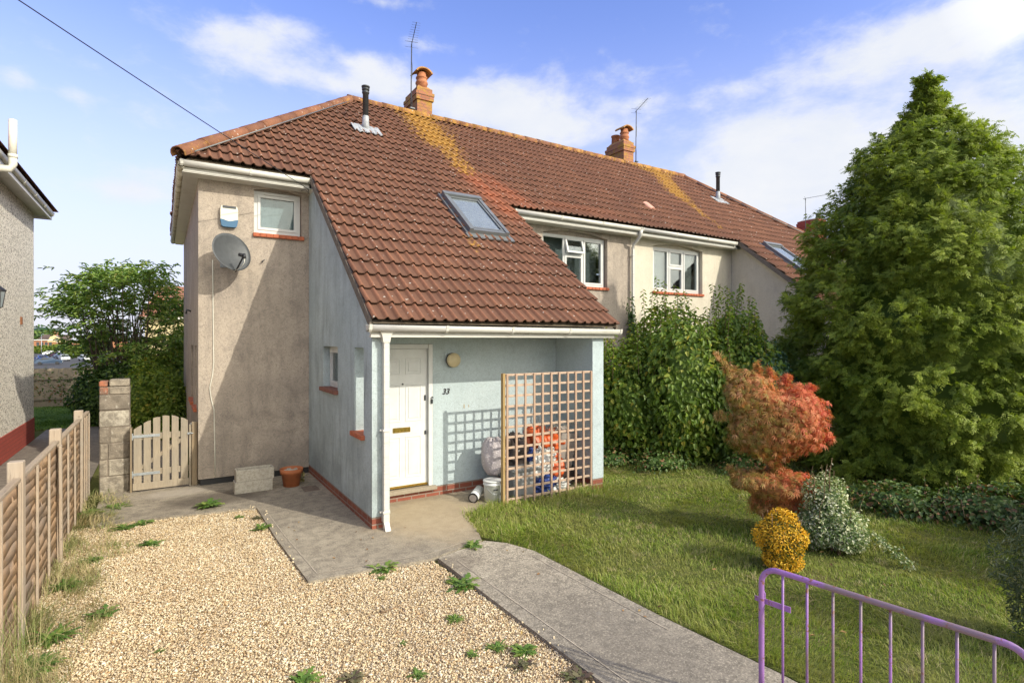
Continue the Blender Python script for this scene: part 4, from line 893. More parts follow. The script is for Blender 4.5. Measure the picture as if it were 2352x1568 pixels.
# ------------------------------------------------------------------ vegetation helpers (numpy leaf meshes)
def unit(a): return a/np.maximum(np.linalg.norm(a, axis=-1, keepdims=True), 1e-9)
def frames(nrm, axis):
    a = unit(axis-np.sum(axis*nrm, 1, keepdims=True)*nrm); return a, np.cross(nrm, a)
def leaf_mesh(name, P, nrm, axis, L, Wd, mat, parent, rnd=None, tip=None, fold=.25, droop=.2, shape='oval'):
    """each leaf: a folded oval blade of two quads (7 verts) or a slim one"""
    n = len(P); a, b = frames(unit(nrm), axis); nn_ = unit(nrm); L = np.broadcast_to(L, n)[:, None]; Wd = np.broadcast_to(Wd, n)[:, None]
    if shape == 'oval':
        pts = [P, P+a*L*.35+b*Wd*.5+nn_*Wd*fold, P+a*L*.75+b*Wd*.33+nn_*(Wd*fold-L*droop*.4), P+a*L-nn_*L*droop, P+a*L*.75-b*Wd*.33+nn_*(Wd*fold-L*droop*.4), P+a*L*.35-b*Wd*.5+nn_*Wd*fold]
        f = np.array([[0, 1, 2, 3], [0, 3, 4, 5]])
    else:
        pts = [P-b*Wd*.25, P+b*Wd*.25, P+a*L*.5+b*Wd*.5, P+a*L-nn_*L*droop, P+a*L*.5-b*Wd*.5]
        f = np.array([[0, 1, 2, 4], [4, 2, 3, 3]])[:1]; f = np.array([[0, 1, 2], [0, 2, 4], [4, 2, 3]])
    V = np.stack(pts, 1); k = V.shape[1]; F = (np.arange(n)[:, None, None]*k+f[None]).reshape(-1, f.shape[1])
    r = rng.random(n) if rnd is None else rnd
    at = {'rnd': np.repeat(r, k)}
    at['tip'] = np.repeat(tip if tip is not None else np.zeros(n), k)
    return npmesh(name, V.reshape(-1, 3), F, mat, parent, attrs=at)
def lump_field(dirs, seed, k=9, amp=.25, sharp=5):
    g = np.random.default_rng(seed); c = unit(g.normal(size=(k, 3))); w = g.uniform(.4, 1, k)
    d = dirs@c.T; return 1+amp*(np.max(np.exp((d-1)*sharp)*w, axis=1)*2-.9)
def ellipsoid_pts(n, c, r, seed, amp=.22, inner=.65, k=14, sharp=7, low=-1.0):
    g = np.random.default_rng(seed); d = unit(g.normal(size=(int(n*1.6), 3))); d = d[d[:, 2] > low][:n]; n = len(d)
    s = lump_field(d, seed+1, k, amp, sharp)*(inner+(1-inner)*np.sqrt(g.random(n)))
    P = d*s[:, None]*np.array(r)+np.array(c); N = unit(d/np.array(r)); return P, N, g
def sticks(segs, r0=.01, r1=.004, n=5):
    m = MB()
    for pts in segs:
        k = len(pts); m.tube(pts, [r0+(r1-r0)*i/(k-1) for i in range(k)], n)
    return m
def core(name, c, r, seed, mat, parent, amp=.2, f=.72, k=14, sharp=7):
    bm = bmesh.new(); bmesh.ops.create_icosphere(bm, subdivisions=4, radius=1); V = np.array([v.co[:] for v in bm.verts]); F = [[v.index for v in q.verts] for q in bm.faces]; bm.free()
    s = lump_field(unit(V), seed+1, k, amp, sharp)*f; V = V*s[:, None]*np.array(r)+np.array(c)+rng.normal(size=V.shape)*.012
    V[:, 2] = np.maximum(V[:, 2], .0)
    return npmesh(name, V, F, mat, parent, attrs={'rnd': rng.random(len(V))*.4, 'tip': np.zeros(len(V))})

M['grass'] = leafmat('grass_blade', [(0, (.15, .25, .035)), (.4, (.25, .35, .05)), (.75, (.38, .44, .075)), (.86, (.52, .48, .17)), (1, (.64, .56, .32))], .45, .6, patch=(.33, .33, .09), patch_scale=1.3)
M['dry'] = leafmat('dry_grass', [(0, (.16, .19, .06)), (.3, (.32, .28, .13)), (.65, (.52, .41, .22)), (1, (.62, .50, .30))], .3, .7, patch=(.15, .21, .05), patch_scale=3.0)
M['conifer'] = leafmat('conifer_green', [(0, (.10, .17, .02)), (.5, (.175, .26, .028)), (1, (.28, .35, .04))], .38, .6, patch=(.20, .27, .028), patch_scale=.9, tip=(.50, .52, .08))
M['hedge'] = leafmat('hedge_leaf', [(0, (.11, .19, .03)), (.5, (.20, .30, .04)), (.85, (.33, .40, .06)), (.96, (.42, .40, .06)), (1, (.55, .40, .06))], .42, .45, patch=(.14, .22, .035), patch_scale=1.4)
M['ivy'] = leafmat('ivy_leaf', [(0, (.04, .085, .025)), (.6, (.08, .145, .03)), (1, (.15, .22, .045))], .25, .4)
M['bluegreen'] = leafmat('blue_green_leaf', [(0, (.08, .17, .09)), (.6, (.12, .22, .12)), (1, (.2, .29, .13))], .25, .4)
M['maple'] = leafmat('maple_leaf', [(0, (.56, .09, .05)), (.4, (.68, .17, .08)), (.75, (.72, .27, .13)), (1, (.76, .40, .22))], .40, .55, tip=(.25, .26, .05))
M['yellow'] = leafmat('yellow_leaf', [(0, (.55, .29, .015)), (.5, (.80, .46, .02)), (1, (.86, .60, .06))], .25, .45, tip=(.08, .11, .015))
M['varieg'] = leafmat('variegated_leaf', [(0, (.12, .20, .06)), (.5, (.22, .31, .11)), (.62, (.58, .60, .36)), (1, (.80, .80, .60))], .25, .45)
M['elder'] = leafmat('elder_leaf', [(0, (.13, .24, .05)), (.6, (.25, .37, .08)), (.93, (.36, .42, .10)), (1, (.24, .24, .04))], .3, .4)
M['weed'] = leafmat('weed_leaf', [(0, (.07, .15, .025)), (.6, (.14, .24, .045)), (1, (.27, .33, .08))], .3, .5)
M['weed_dark'] = leafmat('dark_weed_leaf', [(0, (.10, .06, .05)), (.5, (.12, .13, .05)), (1, (.19, .16, .09))], .2, .6)
M['bramble'] = leafmat('bramble_leaf', [(0, (.06, .12, .03)), (.8, (.14, .21, .045)), (.9, (.24, .14, .06)), (1, (.34, .16, .08))], .25, .45)

# ------------------------------------------------------------------ lawn
LAWN = [(3.28, 6.45), (3.12, 5.62), (3.30, 5.22), (3.42, 4.8), (3.46, 4.0), (3.5, 3.2), (3.6, 2.2), (3.65, -1.5), (14, -1.5), (14, 9.8), (5.8, 9.8), (5.8, 6.46), (4.0, 6.58)]
def lawn_base():
    m, t, b = new_mat('lawn_soil'); o = t.obj()
    c = t.ramp(t.noise(o, 2.2, 7, .7), [(.3, (.085, .11, .03)), (.5, (.13, .15, .04)), (.7, (.19, .165, .075))]); c = t.mix(t.ramp(t.noise(o, 45, 3), [(.4, 0.), (.6, .6)]), c, (.05, .06, .02))
    t.put(b.inputs['Base Color'], c); b.inputs['Roughness'].default_value = 1; b.inputs['Specular IOR Level'].default_value = 0; bump(t, b, t.noise(o, 50, 4, .7), .8, .02); return m
M['lawn_base'] = lawn_base()
mb = MB(); mb.prism([(x, y) for x, y in LAWN], -.1, .012); tag(mb.build('lawn', M['lawn_base']), 'uneven lawn ground on the right of the path', None, None, 'structure')
def blades(name, n, poly, bb, hmin, hmax, w, mat, label, cat, hfun=None, lean=.5, near=True, zb=0.008, clump=0.0, parent=None, patchy=False):
    P = rng.random((int(n*2.4), 2))*[bb[1]-bb[0], bb[3]-bb[2]]+[bb[0], bb[2]]; P = P[inpoly(P, poly)]
    d = P[:, 0]*math.sin(YAW)+P[:, 1]*math.cos(YAW); u = P[:, 0]*math.cos(YAW)-P[:, 1]*math.sin(YAW)
    if near:
        P = P[(d > 1.5) & (np.abs(u/np.maximum(d, .1)) < 1.02)]; d = P[:, 0]*math.sin(YAW)+P[:, 1]*math.cos(YAW)
        P = P[rng.random(len(P)) < np.clip((4.2/np.maximum(d, 1))**1.25, .12, 1)]
    if clump:
        c = P[rng.integers(0, len(P), max(4, len(P)//35))]; q = rng.random(len(P)) < clump; P[q] = c[rng.integers(0, len(c), q.sum())]+rng.normal(size=(q.sum(), 2))*.02; P = P[inpoly(P, poly)]
    if patchy: q = np.sin(P[:, 0]*9+2*np.sin(P[:, 1]*3.1))+np.sin(P[:, 1]*6.3+P[:, 0]*4)+.8*rng.normal(size=len(P))-(P[:, 0]+.55)*3.2; P = P[q > .35]
    P = P[:n]; n = len(P); d = P[:, 0]*math.sin(YAW)+P[:, 1]*math.cos(YAW)
    h = rng.uniform(hmin, hmax, n)*(1 if hfun is None else hfun(P)); ang = rng.random(n)*2*PI
    # patches of grass lean together
    ang = ang*.6+ (np.sin(P[:, 0]*2.1+1.3*np.sin(P[:, 1]*1.7))+np.cos(P[:, 1]*2.6))*1.6
    dr = np.stack([np.cos(ang), np.sin(ang), 0*ang], 1); sd_ = np.stack([-np.sin(ang+.7*rng.normal(size=n)), np.cos(ang), 0*ang], 1); sd_ = unit(sd_)
    ln = (np.abs(rng.normal(size=n))*lean+.12)[:, None]; ww = (w*rng.uniform(.7, 1.35, n)*np.clip(d/4.5, .8, 2.2))[:, None]
    z = np.array([0, 0, 1.0]); B = np.column_stack([P, np.full(n, zb)]); hh = h[:, None]
    m1 = B+z*hh*.55+dr*hh*ln*.35; t_ = B+z*hh*(1-.25*np.minimum(ln, 1.2))+dr*hh*ln*1.1
    V = np.stack([B-sd_*ww*.5, B+sd_*ww*.5, m1+sd_*ww*.4, m1-sd_*ww*.4, t_], 1); f = np.array([[0, 1, 2], [0, 2, 3], [3, 2, 4]])
    F = (np.arange(n)[:, None, None]*5+f[None]).reshape(-1, 3); r = rng.random(n)
    o = npmesh(name, V.reshape(-1, 3), F, mat, parent, attrs={'rnd': np.repeat(r, 5), 'tip': np.zeros(5*n)})
    return tag(o, label, cat, None, 'stuff') if label else o
def lawn_h(P):
    base = .75+.35*np.sin(P[:, 0]*1.9+.7)*np.cos(P[:, 1]*2.3)+.25*np.sin(P[:, 0]*5+P[:, 1]*4)
    edge = np.exp(-((P[:, 1]-6.45)/.25)**2)*(P[:, 0] < 5.9)*1.3; e2 = np.exp(-((P[:, 0]-3.5)/.3)**2)*.5
    return np.clip(base, .45, 1.5)+edge+e2
blades('grass', 175000, LAWN, (3.1, 11, -.5, 9.8), .028, .075, .0042, M['grass'], 'tufted green and straw coloured lawn grass right of the path', 'grass', lawn_h, .75, clump=.35)
dryp = lambda P: np.clip(.8+.3*np.sin(P[:, 0]*3), .4, 1.2)
blades('straw_grass', 9000, LAWN, (3.3, 10, -.5, 7.5), .03, .085, .0036, M['dry'], 'bleached straw and moss threads matted in the lawn', 'grass', dryp, 1.3, clump=.6)
# fallen leaves on lawn, path and gravel
g_ = np.random.default_rng(44); n_ = 130; P = np.column_stack([g_.uniform(-.6, 8.5, n_), g_.uniform(2.2, 8.0, n_), np.full(n_, .04)]); P[:, 2] += np.where(P[:, 0] > 3.4, .035, 0)
P = P[~((P[:, 0] > 2.0) & (P[:, 0] < 5.8) & (P[:, 1] > 6.4))]; n_ = len(P)
tag(leaf_mesh('fallen_leaves', P, unit(g_.normal(size=(n_, 3))*.3+[0, 0, 1]), g_.normal(size=(n_, 3)), g_.uniform(.02, .05, n_), .02, leafmat('fallen_leaf', [(0, (.16, .08, .04)), (.6, (.30, .17, .07)), (1, (.42, .30, .10))], .15, .8), None), 'small brown autumn leaves fallen over lawn, path and gravel', 'fallen leaves', None, 'stuff')
# verge of dry grass and weeds along the fence
VERGE = [(-.92, 10.2), (-.50, 10.2), (-.35, 9.3), (-.30, 8.5), (-.1, 7.9), (-.15, 7.2), (-.35, 6.6), (-.3, 6.0), (-.42, 5.3), (-.5, 4.4), (-.55, 3), (-.92, 3)]
blades('dry_verge_grass', 9500, VERGE, (-.93, -.05, 3, 10.2), .05, .17, .0038, M['dry'], 'dry straw and green rough grass along the foot of the panel fence', 'rough grass', lambda P: np.clip(1.35-((P[:, 0]+.92)/.6), .2, 1.3), 1.1, clump=.4, patchy=True)
tall = [(-.92, 5.2), (-.72, 5.2), (-.78, 3.2), (-.92, 3.2)]
blades('tall_straw', 260, tall, (-.92, -.7, 3.2, 5.4), .45, .75, .004, M['dry'], 'tall arching straw stalks leaning out from the near end of the fence', 'dry stalks', None, .45, near=False)

# ------------------------------------------------------------------ weeds in the gravel, each a plant
def weed(x, y, s, label, mat='weed', n=None, h=.35, toothed=True, z=0.0):
    t = thing('weed', (x, y, z), label, 'weed', 'weeds growing in the gravel and slab joints'); g = np.random.default_rng(int(abs(x*1000+y*77)))
    s = s*g.uniform(.7, 1.0); toothed = toothed and g.random() < .62; n = n or int(44*max(1, s/.16)*(1 if toothed else 1.7)); V = []; F = []; R = []
    for i in range(n):
        a = g.random()*2*PI; L = s*g.uniform(.45, 1.1); r0 = g.random()*s*.35; base = np.array([x+math.cos(a*1.7+i)*r0, y+math.sin(a*1.7+i)*r0, z])
        dr = np.array([math.cos(a), math.sin(a), 0]); sd_ = np.array([-dr[1], dr[0], 0]); up = g.uniform(.15, 1.5)*h/.35*.6; k = 7; w = L*(.085 if toothed else .035); b0 = len(V)
        for j in range(k+1):
            q = j/k; p = base+dr*L*q*(1-.15*q)+np.array([0, 0, 1])*L*(up*q-up*.75*q*q)+np.array([0, 0, .006]); ww = w*(1.5*math.sin(PI*min(1, q*.9+.12)))*((1.35 if j % 2 else .45) if toothed else 1)
            V += [p-sd_*ww, p+sd_*ww+np.array([0, 0, ww*.2])]
        F += [(b0+2*j, b0+2*j+1, b0+2*j+3, b0+2*j+2) for j in range(k)]; R += [g.random()]*(2*k+2)
    npmesh('leaves', V, F, M[mat], t, attrs={'rnd': R, 'tip': np.zeros(len(R))})
    return t
def gp(px, py):
    u = (px-1176)/1270.0; d = EYE*1270/(py-780); return d*(math.sin(YAW)+u*math.cos(YAW)), d*(math.cos(YAW)-u*math.sin(YAW))
for px, py, s, lab, mt in (
    (480, 1168, .23, 'bright green leafy weed on the wet slab near the wooden gate', 'weed'), (548, 1190, .09, 'small low weed in the gravel left of the slab corner', 'weed'), (600, 1216, .17, 'spreading green weed on the slanting slab edge below the concrete troughs', 'weed'),
    (592, 1192, .12, 'dark straggling weed at the top corner of the gravel', 'weed_dark'), (880, 1308, .20, 'dense dark green clump of weed on the slab edge in front of the downpipe', 'weed'), (875, 1330, .07, 'mossy little tuft in the gravel under the dark green clump', 'weed'), (1085, 1262, .20, 'feathery green clump where the path meets the porch slab', 'weed'),
    (1063, 1345, .20, 'large green dandelion-like weed on the left edge of the path', 'weed'), (1042, 1425, .12, 'thin green weed in the gravel below the large dandelion-like one', 'weed'), (1140, 1490, .11, 'bright green small weed in the gravel near the path', 'weed'),
    (1205, 1500, .14, 'green weed touching the left edge of the path', 'weed'), (1195, 1530, .12, 'dark purplish weed close to the path edge at the bottom', 'weed_dark'), (1085, 1505, .09, 'flat green weed between the two small gravel weeds', 'weed'),
    (810, 1560, .13, 'dark narrow-leaved weed at the bottom edge of the gravel', 'weed_dark'), (700, 1566, .14, 'leafy weed at the bottom edge left of the dark narrow one', 'weed'), (925, 1480, .06, 'tiny sprig alone in the middle of the gravel', 'weed'), (365, 1498, .05, 'tiny sprig in the gravel toward the fence', 'weed'),
    (345, 1252, .2, 'broad weed spreading out of the verge onto the gravel', 'weed'), (325, 1205, .16, 'jagged weed at the slab end of the fence verge', 'weed'), (235, 1415, .16, 'low ragged green weed reaching from the verge into the gravel', 'weed'),
    (262, 1170, .26, 'big leafy weed against the foot of the block pillar', 'weed'), (285, 1215, .2, 'green weed clump in the verge just in front of the pillar', 'weed'), (205, 1185, .2, 'grey-green weed by the fence foot near the pillar', 'weed'), (150, 1350, .2, 'weed clump growing through the straw halfway along the fence', 'weed'), (120, 1470, .24, 'dark green weed mass at the near fence foot', 'weed'), (75, 1545, .24, 'green weed in the bottom left corner by the fence', 'weed'), (210, 1290, .16, 'small weed in the dry verge grass', 'weed'),
    (960, 1552, .10, 'pale weed at the bottom edge of the gravel', 'weed'), (1330, 1560, .15, 'dark weed at the bottom where gravel meets path', 'weed_dark')):
    x, y = gp(px, py); weed(x, y, s, lab, mt, z=.03 if (px, py) in ((480, 1168), (1085, 1262)) else 0)
# twig lying on the gravel
x, y = gp(900, 1405); mb = MB(); mb.tube([(x-.10, y+.03, .02), (x-.08, y-.01, .025), (x, y, .03), (x+.09, y+.035, .02)], [.004, .006, .005, .003], 6); mb.tube([(x-.08, y-.01, .025), (x-.085, y+.05, .02)], .0035, 5)
tag(mb.build('twig', M['twig']), 'small forked brown twig lying on the gravel', 'twig')

# ------------------------------------------------------------------ conifer
def conifer():
    cx, cy = 11.62, 4.42; t = thing('conifer', (cx, cy, 0), 'tall bushy green conifer narrowing to a leaning tip on the right', 'tree'); g = np.random.default_rng(21)
    zs = np.array([0, .35, .8, 1.8, 2.8, 3.5, 4.2, 4.9, 5.45, 5.85, 6.15, 6.4]); rs = np.array([1.72, 1.80, 1.84, 1.90, 1.86, 1.62, 1.34, .94, .56, .28, .18, .04])
    def offx(z): return np.where(z > 4.5, (z-4.5)*.02, 0)
    zs = np.where(zs > 2.3, 2.3+(zs-2.3)*1.16, zs); rs = rs*1.165*(1+np.array([0, 0, .0, .02, -.02, .03, -.02, .05, -.05, .04, 0, 0]))
    # plumes: upswept branch ends that break the outline, each carrying its own sprays
    nb = 3000; z = g.uniform(.05, 7.0, nb*3); R = np.interp(z, zs, rs); keep = g.random(len(z)) < (R/2.2)*.9+.12; z = z[keep][:nb]; nb = len(z); th = g.random(nb)*2*PI
    cam_side = np.cos(th-math.atan2(-cy, -cx)); keep = (cam_side > -.5) | (z > 3.4); z, th = z[keep], th[keep]; nb = len(z); R = np.interp(z, zs, rs)
    lump = .5*np.sin(th*5+z*2.1)+.4*np.sin(th*9-z*3.7+1)+.3*g.normal(size=nb)
    r = np.maximum(R*(1+.09*lump+.05*np.sin(z*5.2+th*2))-.17-.12*g.random(nb), .0); C = np.stack([cx+offx(z)+r*np.cos(th), cy+r*np.sin(th), z], 1); out = np.stack([np.cos(th), np.sin(th), 0*th], 1)
    upz = .12+.9*np.clip((z-2.8)/3.6, 0, 1)+.22*g.normal(size=nb)
    AX = unit(out+np.array([0, 0, 1])*upz[:, None]+.30*g.normal(size=(nb, 3))); PL = g.uniform(.22, .50, nb)*np.clip(R/.9, .5, 1)
    per = 38; I = np.repeat(np.arange(nb), per); n = len(I); f_ = g.random(n); rad_ = .17*(1-.75*f_)
    P = C[I]+AX[I]*(PL[I]*f_)[:, None]+unit(g.normal(size=(n, 3)))*(rad_*np.sqrt(g.random(n)))[:, None]*np.clip(R[I]/.8, .35, 1)[:, None]; P[:, 2] = np.maximum(P[:, 2], .05)
    th2 = np.arctan2(P[:, 1]-cy, P[:, 0]-cx); o2 = np.stack([np.cos(th2), np.sin(th2), 0*th2], 1)
    ax = unit(AX[I]*.9+o2*.35+.42*g.normal(size=(n, 3))+np.array([0, 0, .12])); nr = unit(o2*.5+np.array([0, 0, 1.0])+.55*g.normal(size=(n, 3)))
    a, b = frames(nr, ax); L = g.uniform(.08, .19, n)*(1-.25*f_); rn = np.clip(.45+.22*lump[I]+.2*g.normal(size=n), 0, 1); lump = np.clip(lump, -1, 1)[I]*.25+.25*(f_-.4)
    V = []; F = []; T = []; k = 9; Vs = []; k = 6
    for j in range(k):
        q = (j+.5)/k; sg = 1 if j % 2 else -1; base = P+a*(L*q*.85)[:, None]-nr*(L*.25*q*q)[:, None]
        ll = (L*(.52*(1-q*.62))*g.uniform(.7, 1.2, n))[:, None]; dirv = unit(a*.95+b*sg*.75 if j < k-1 else a); wd = .013+.006*g.random(n)[:, None]; sv = np.cross(nr, dirv)
        Vs.append(np.stack([base-sv*wd*.45, base+sv*wd*.45, base+dirv*ll*.6+sv*wd*.5, base+dirv*ll-nr*ll*.22, base+dirv*ll*.6-sv*wd*.5], 1)); T.append(np.stack([np.full(n, .0), np.full(n, .0), np.full(n, .30), np.full(n, .85), np.full(n, .30)], 1))
    V = np.stack(Vs, 1).reshape(-1, 3); T = np.stack(T, 1)
    vig = np.clip(.20+.8*np.clip(.5+1.8*lump, 0, 1)*g.uniform(.4, 1.1, n), 0, 1); T = (T*vig[:, None, None]).reshape(-1)
    f = np.array([[0, 1, 2], [0, 2, 4], [4, 2, 3]]); F = (np.arange(n*k)[:, None, None]*5+f[None]).reshape(-1, 3)
    npmesh('crown', V, F, M['conifer'], t, attrs={'rnd': np.repeat(rn, 5*k), 'tip': T})
    # inner mass of old shoots
    m = MB(); ns_ = 22; lv = np.linspace(.05, 6.0, 22); vs = []
    for zz in lv:
        rr = max(.02, np.interp(zz, zs, rs)*.74-.2)
        for i in range(ns_): th_ = 2*PI*i/ns_; q = rr*(1+.12*math.sin(th_*5+zz*2.1)); vs.append((cx+q*math.cos(th_), cy+q*math.sin(th_), zz))
    m.add(vs, [(j*ns_+i, j*ns_+(i+1) % ns_, (j+1)*ns_+(i+1) % ns_, (j+1)*ns_+i) for j in range(21) for i in range(ns_)], True)
    m.build('inner_shoots', M['conifer'], t, recalc=False)
    m = MB(); m.tube([(cx, cy, -.05), (cx+.02, cy, 2), (cx+.04, cy, 4.9), (cx+.05, cy, 6.9)], [.13, .1, .05, .01], 10)
    for i in range(26):
        a_ = g.random()*2*PI; zz = g.uniform(.5, 6.0); rr = float(np.interp(zz, zs, rs))*.85; m.tube([(cx, cy, zz), (cx+math.cos(a_)*rr*.5, cy+math.sin(a_)*rr*.5, zz+.12), (cx+math.cos(a_)*rr, cy+math.sin(a_)*rr, zz+.1)], [.03, .018, .006], 5)
    m.build('trunk', M['bark'], t)
    # stray whitish climber dried out on its right side
    return t
conifer()
# ------------------------------------------------------------------ broadleaf shrubs
def shrub(name, base, label, cat, mat, blobs, n, L, aspect, hang=.5, seed=1, group=None, corefrac=.62, shoots=0, shoot_h=.6, shape='oval', stems=6, tipf=None, leafname='foliage', jit=.55, box=None, amp=.22, low=-1):
    t = thing(name, (*base, 0), label, cat, group); tot = sum(b[1][0]*b[1][2]+b[1][1]*b[1][2] for b in blobs); Ps, Ns, Cs = [], [], []
    for i, (c, r) in enumerate(blobs):
        w = (r[0]*r[2]+r[1]*r[2])/tot; P, N, g = ellipsoid_pts(int(n*w), c, r, seed*10+i, amp, .6, low=low); Ps.append(P); Ns.append(N)
        core('inner_foliage', c, r, seed*10+i, mat, t, amp=amp, f=corefrac) if corefrac else None
    P = np.concatenate(Ps); N = np.concatenate(Ns); g = np.random.default_rng(seed+99); k = P[:, 2] > .03; P, N = P[k], N[k]
    if shoots:
        bl = blobs[0]; SP, SN = [], []; m = MB()
        for s in range(shoots):
            c, r = blobs[g.integers(0, len(blobs))]; a = g.random()*2*PI; q = math.sqrt(g.random())*.8; x = c[0]+math.cos(a)*r[0]*q; y = c[1]+math.sin(a)*r[1]*q; z = c[2]+r[2]*math.sqrt(max(0, 1-q*q))*.92; H_ = shoot_h*g.uniform(.3, 1.0); lx, ly = g.normal(size=2)*.12
            m.tube([(x, y, z-.15), (x+lx*H_*.4, y+ly*H_*.4, z+H_*.5), (x+lx*H_, y+ly*H_, z+H_)], [.006, .004, .002], 4)
            kk = int(H_/.028)
            for j in range(kk):
                f_ = j/kk; SP.append((x+lx*H_*f_, y+ly*H_*f_, z+H_*f_)); b = j*2.4+g.normal()*.3; SN.append((math.cos(b), math.sin(b), .25))
        m.build('shoot_stem', M['twig'], t)
        SP = np.array(SP); SN = np.array(SN)
        leaf_mesh('shoot_leaves', SP, unit(SN*.4+[0, 0, 1]), SN, L*g.uniform(.6, 1.0, len(SP)), L*aspect*.8, mat, t)
    n = len(P); ax = unit(N+np.array([0, 0, -1])*hang+g.normal(size=(n, 3))*jit); nr = unit(N+np.array([0, 0, .5])+g.normal(size=(n, 3))*jit)
    LL_ = L*g.uniform(.6, 1.25, n); tp = tipf(P, g) if tipf else None
    leaf_mesh(leafname, P, nr, ax, LL_, LL_*aspect, mat, t, tip=tp, shape=shape)
    m = MB()
    for i in range(stems):
        c, r = blobs[i % len(blobs)]; a = g.random()*2*PI; m.tube([(base[0]+math.cos(a)*.06, base[1]+math.sin(a)*.06, -.03), (base[0]+math.cos(a)*r[0]*.25, base[1]+math.sin(a)*r[1]*.25, c[2]*.6), (c[0]+math.cos(a)*r[0]*.5, c[1]+math.sin(a)*r[1]*.5, c[2])], [.02, .014, .005], 6)
    if stems: m.build('stem', M['twig'], t)
    return t
shrub('hedge_shrub', (8.1, 7.2), 'big dark green broadleaf hedge shrub with long upright shoots between the porch and conifer', 'shrub', M['hedge'],
      [((7.75, 7.9, 1.05), (.95, .95, 1.2)), ((8.35, 7.0, 1.25), (1.05, .95, 1.5)), ((8.85, 6.4, 1.15), (.8, .8, 1.35)), ((8.7, 7.8, 1.5), (.9, .9, 1.55)), ((7.3, 8.3, .8), (.6, .7, 1.0)), ((9.35, 6.8, 1.5), (.85, .9, 1.55))], 30000, .10, .62, .9, 3, shoots=70, shoot_h=.75, stems=10, corefrac=.66)
shrub('blue_green_shrub', (9.3, 5.9), 'blue-green leaved shrub peeping between the hedge shrub and the conifer', 'shrub', M['bluegreen'], [((9.2, 5.95, 1.35), (.62, .55, .95))], 3200, .06, .6, .6, 5, stems=4)
shrub('low_hedge_growth', (7.9, 6.2), 'low leafy growth creeping out at the foot of the hedge shrub', 'ground cover plant', M['bramble'], [((7.6, 6.9, .08), (.75, .4, .26)), ((8.5, 5.95, .08), (.6, .35, .28)), ((7.0, 7.6, .08), (.5, .4, .26))], 3600, .055, .7, .3, 6, stems=0, corefrac=.5)
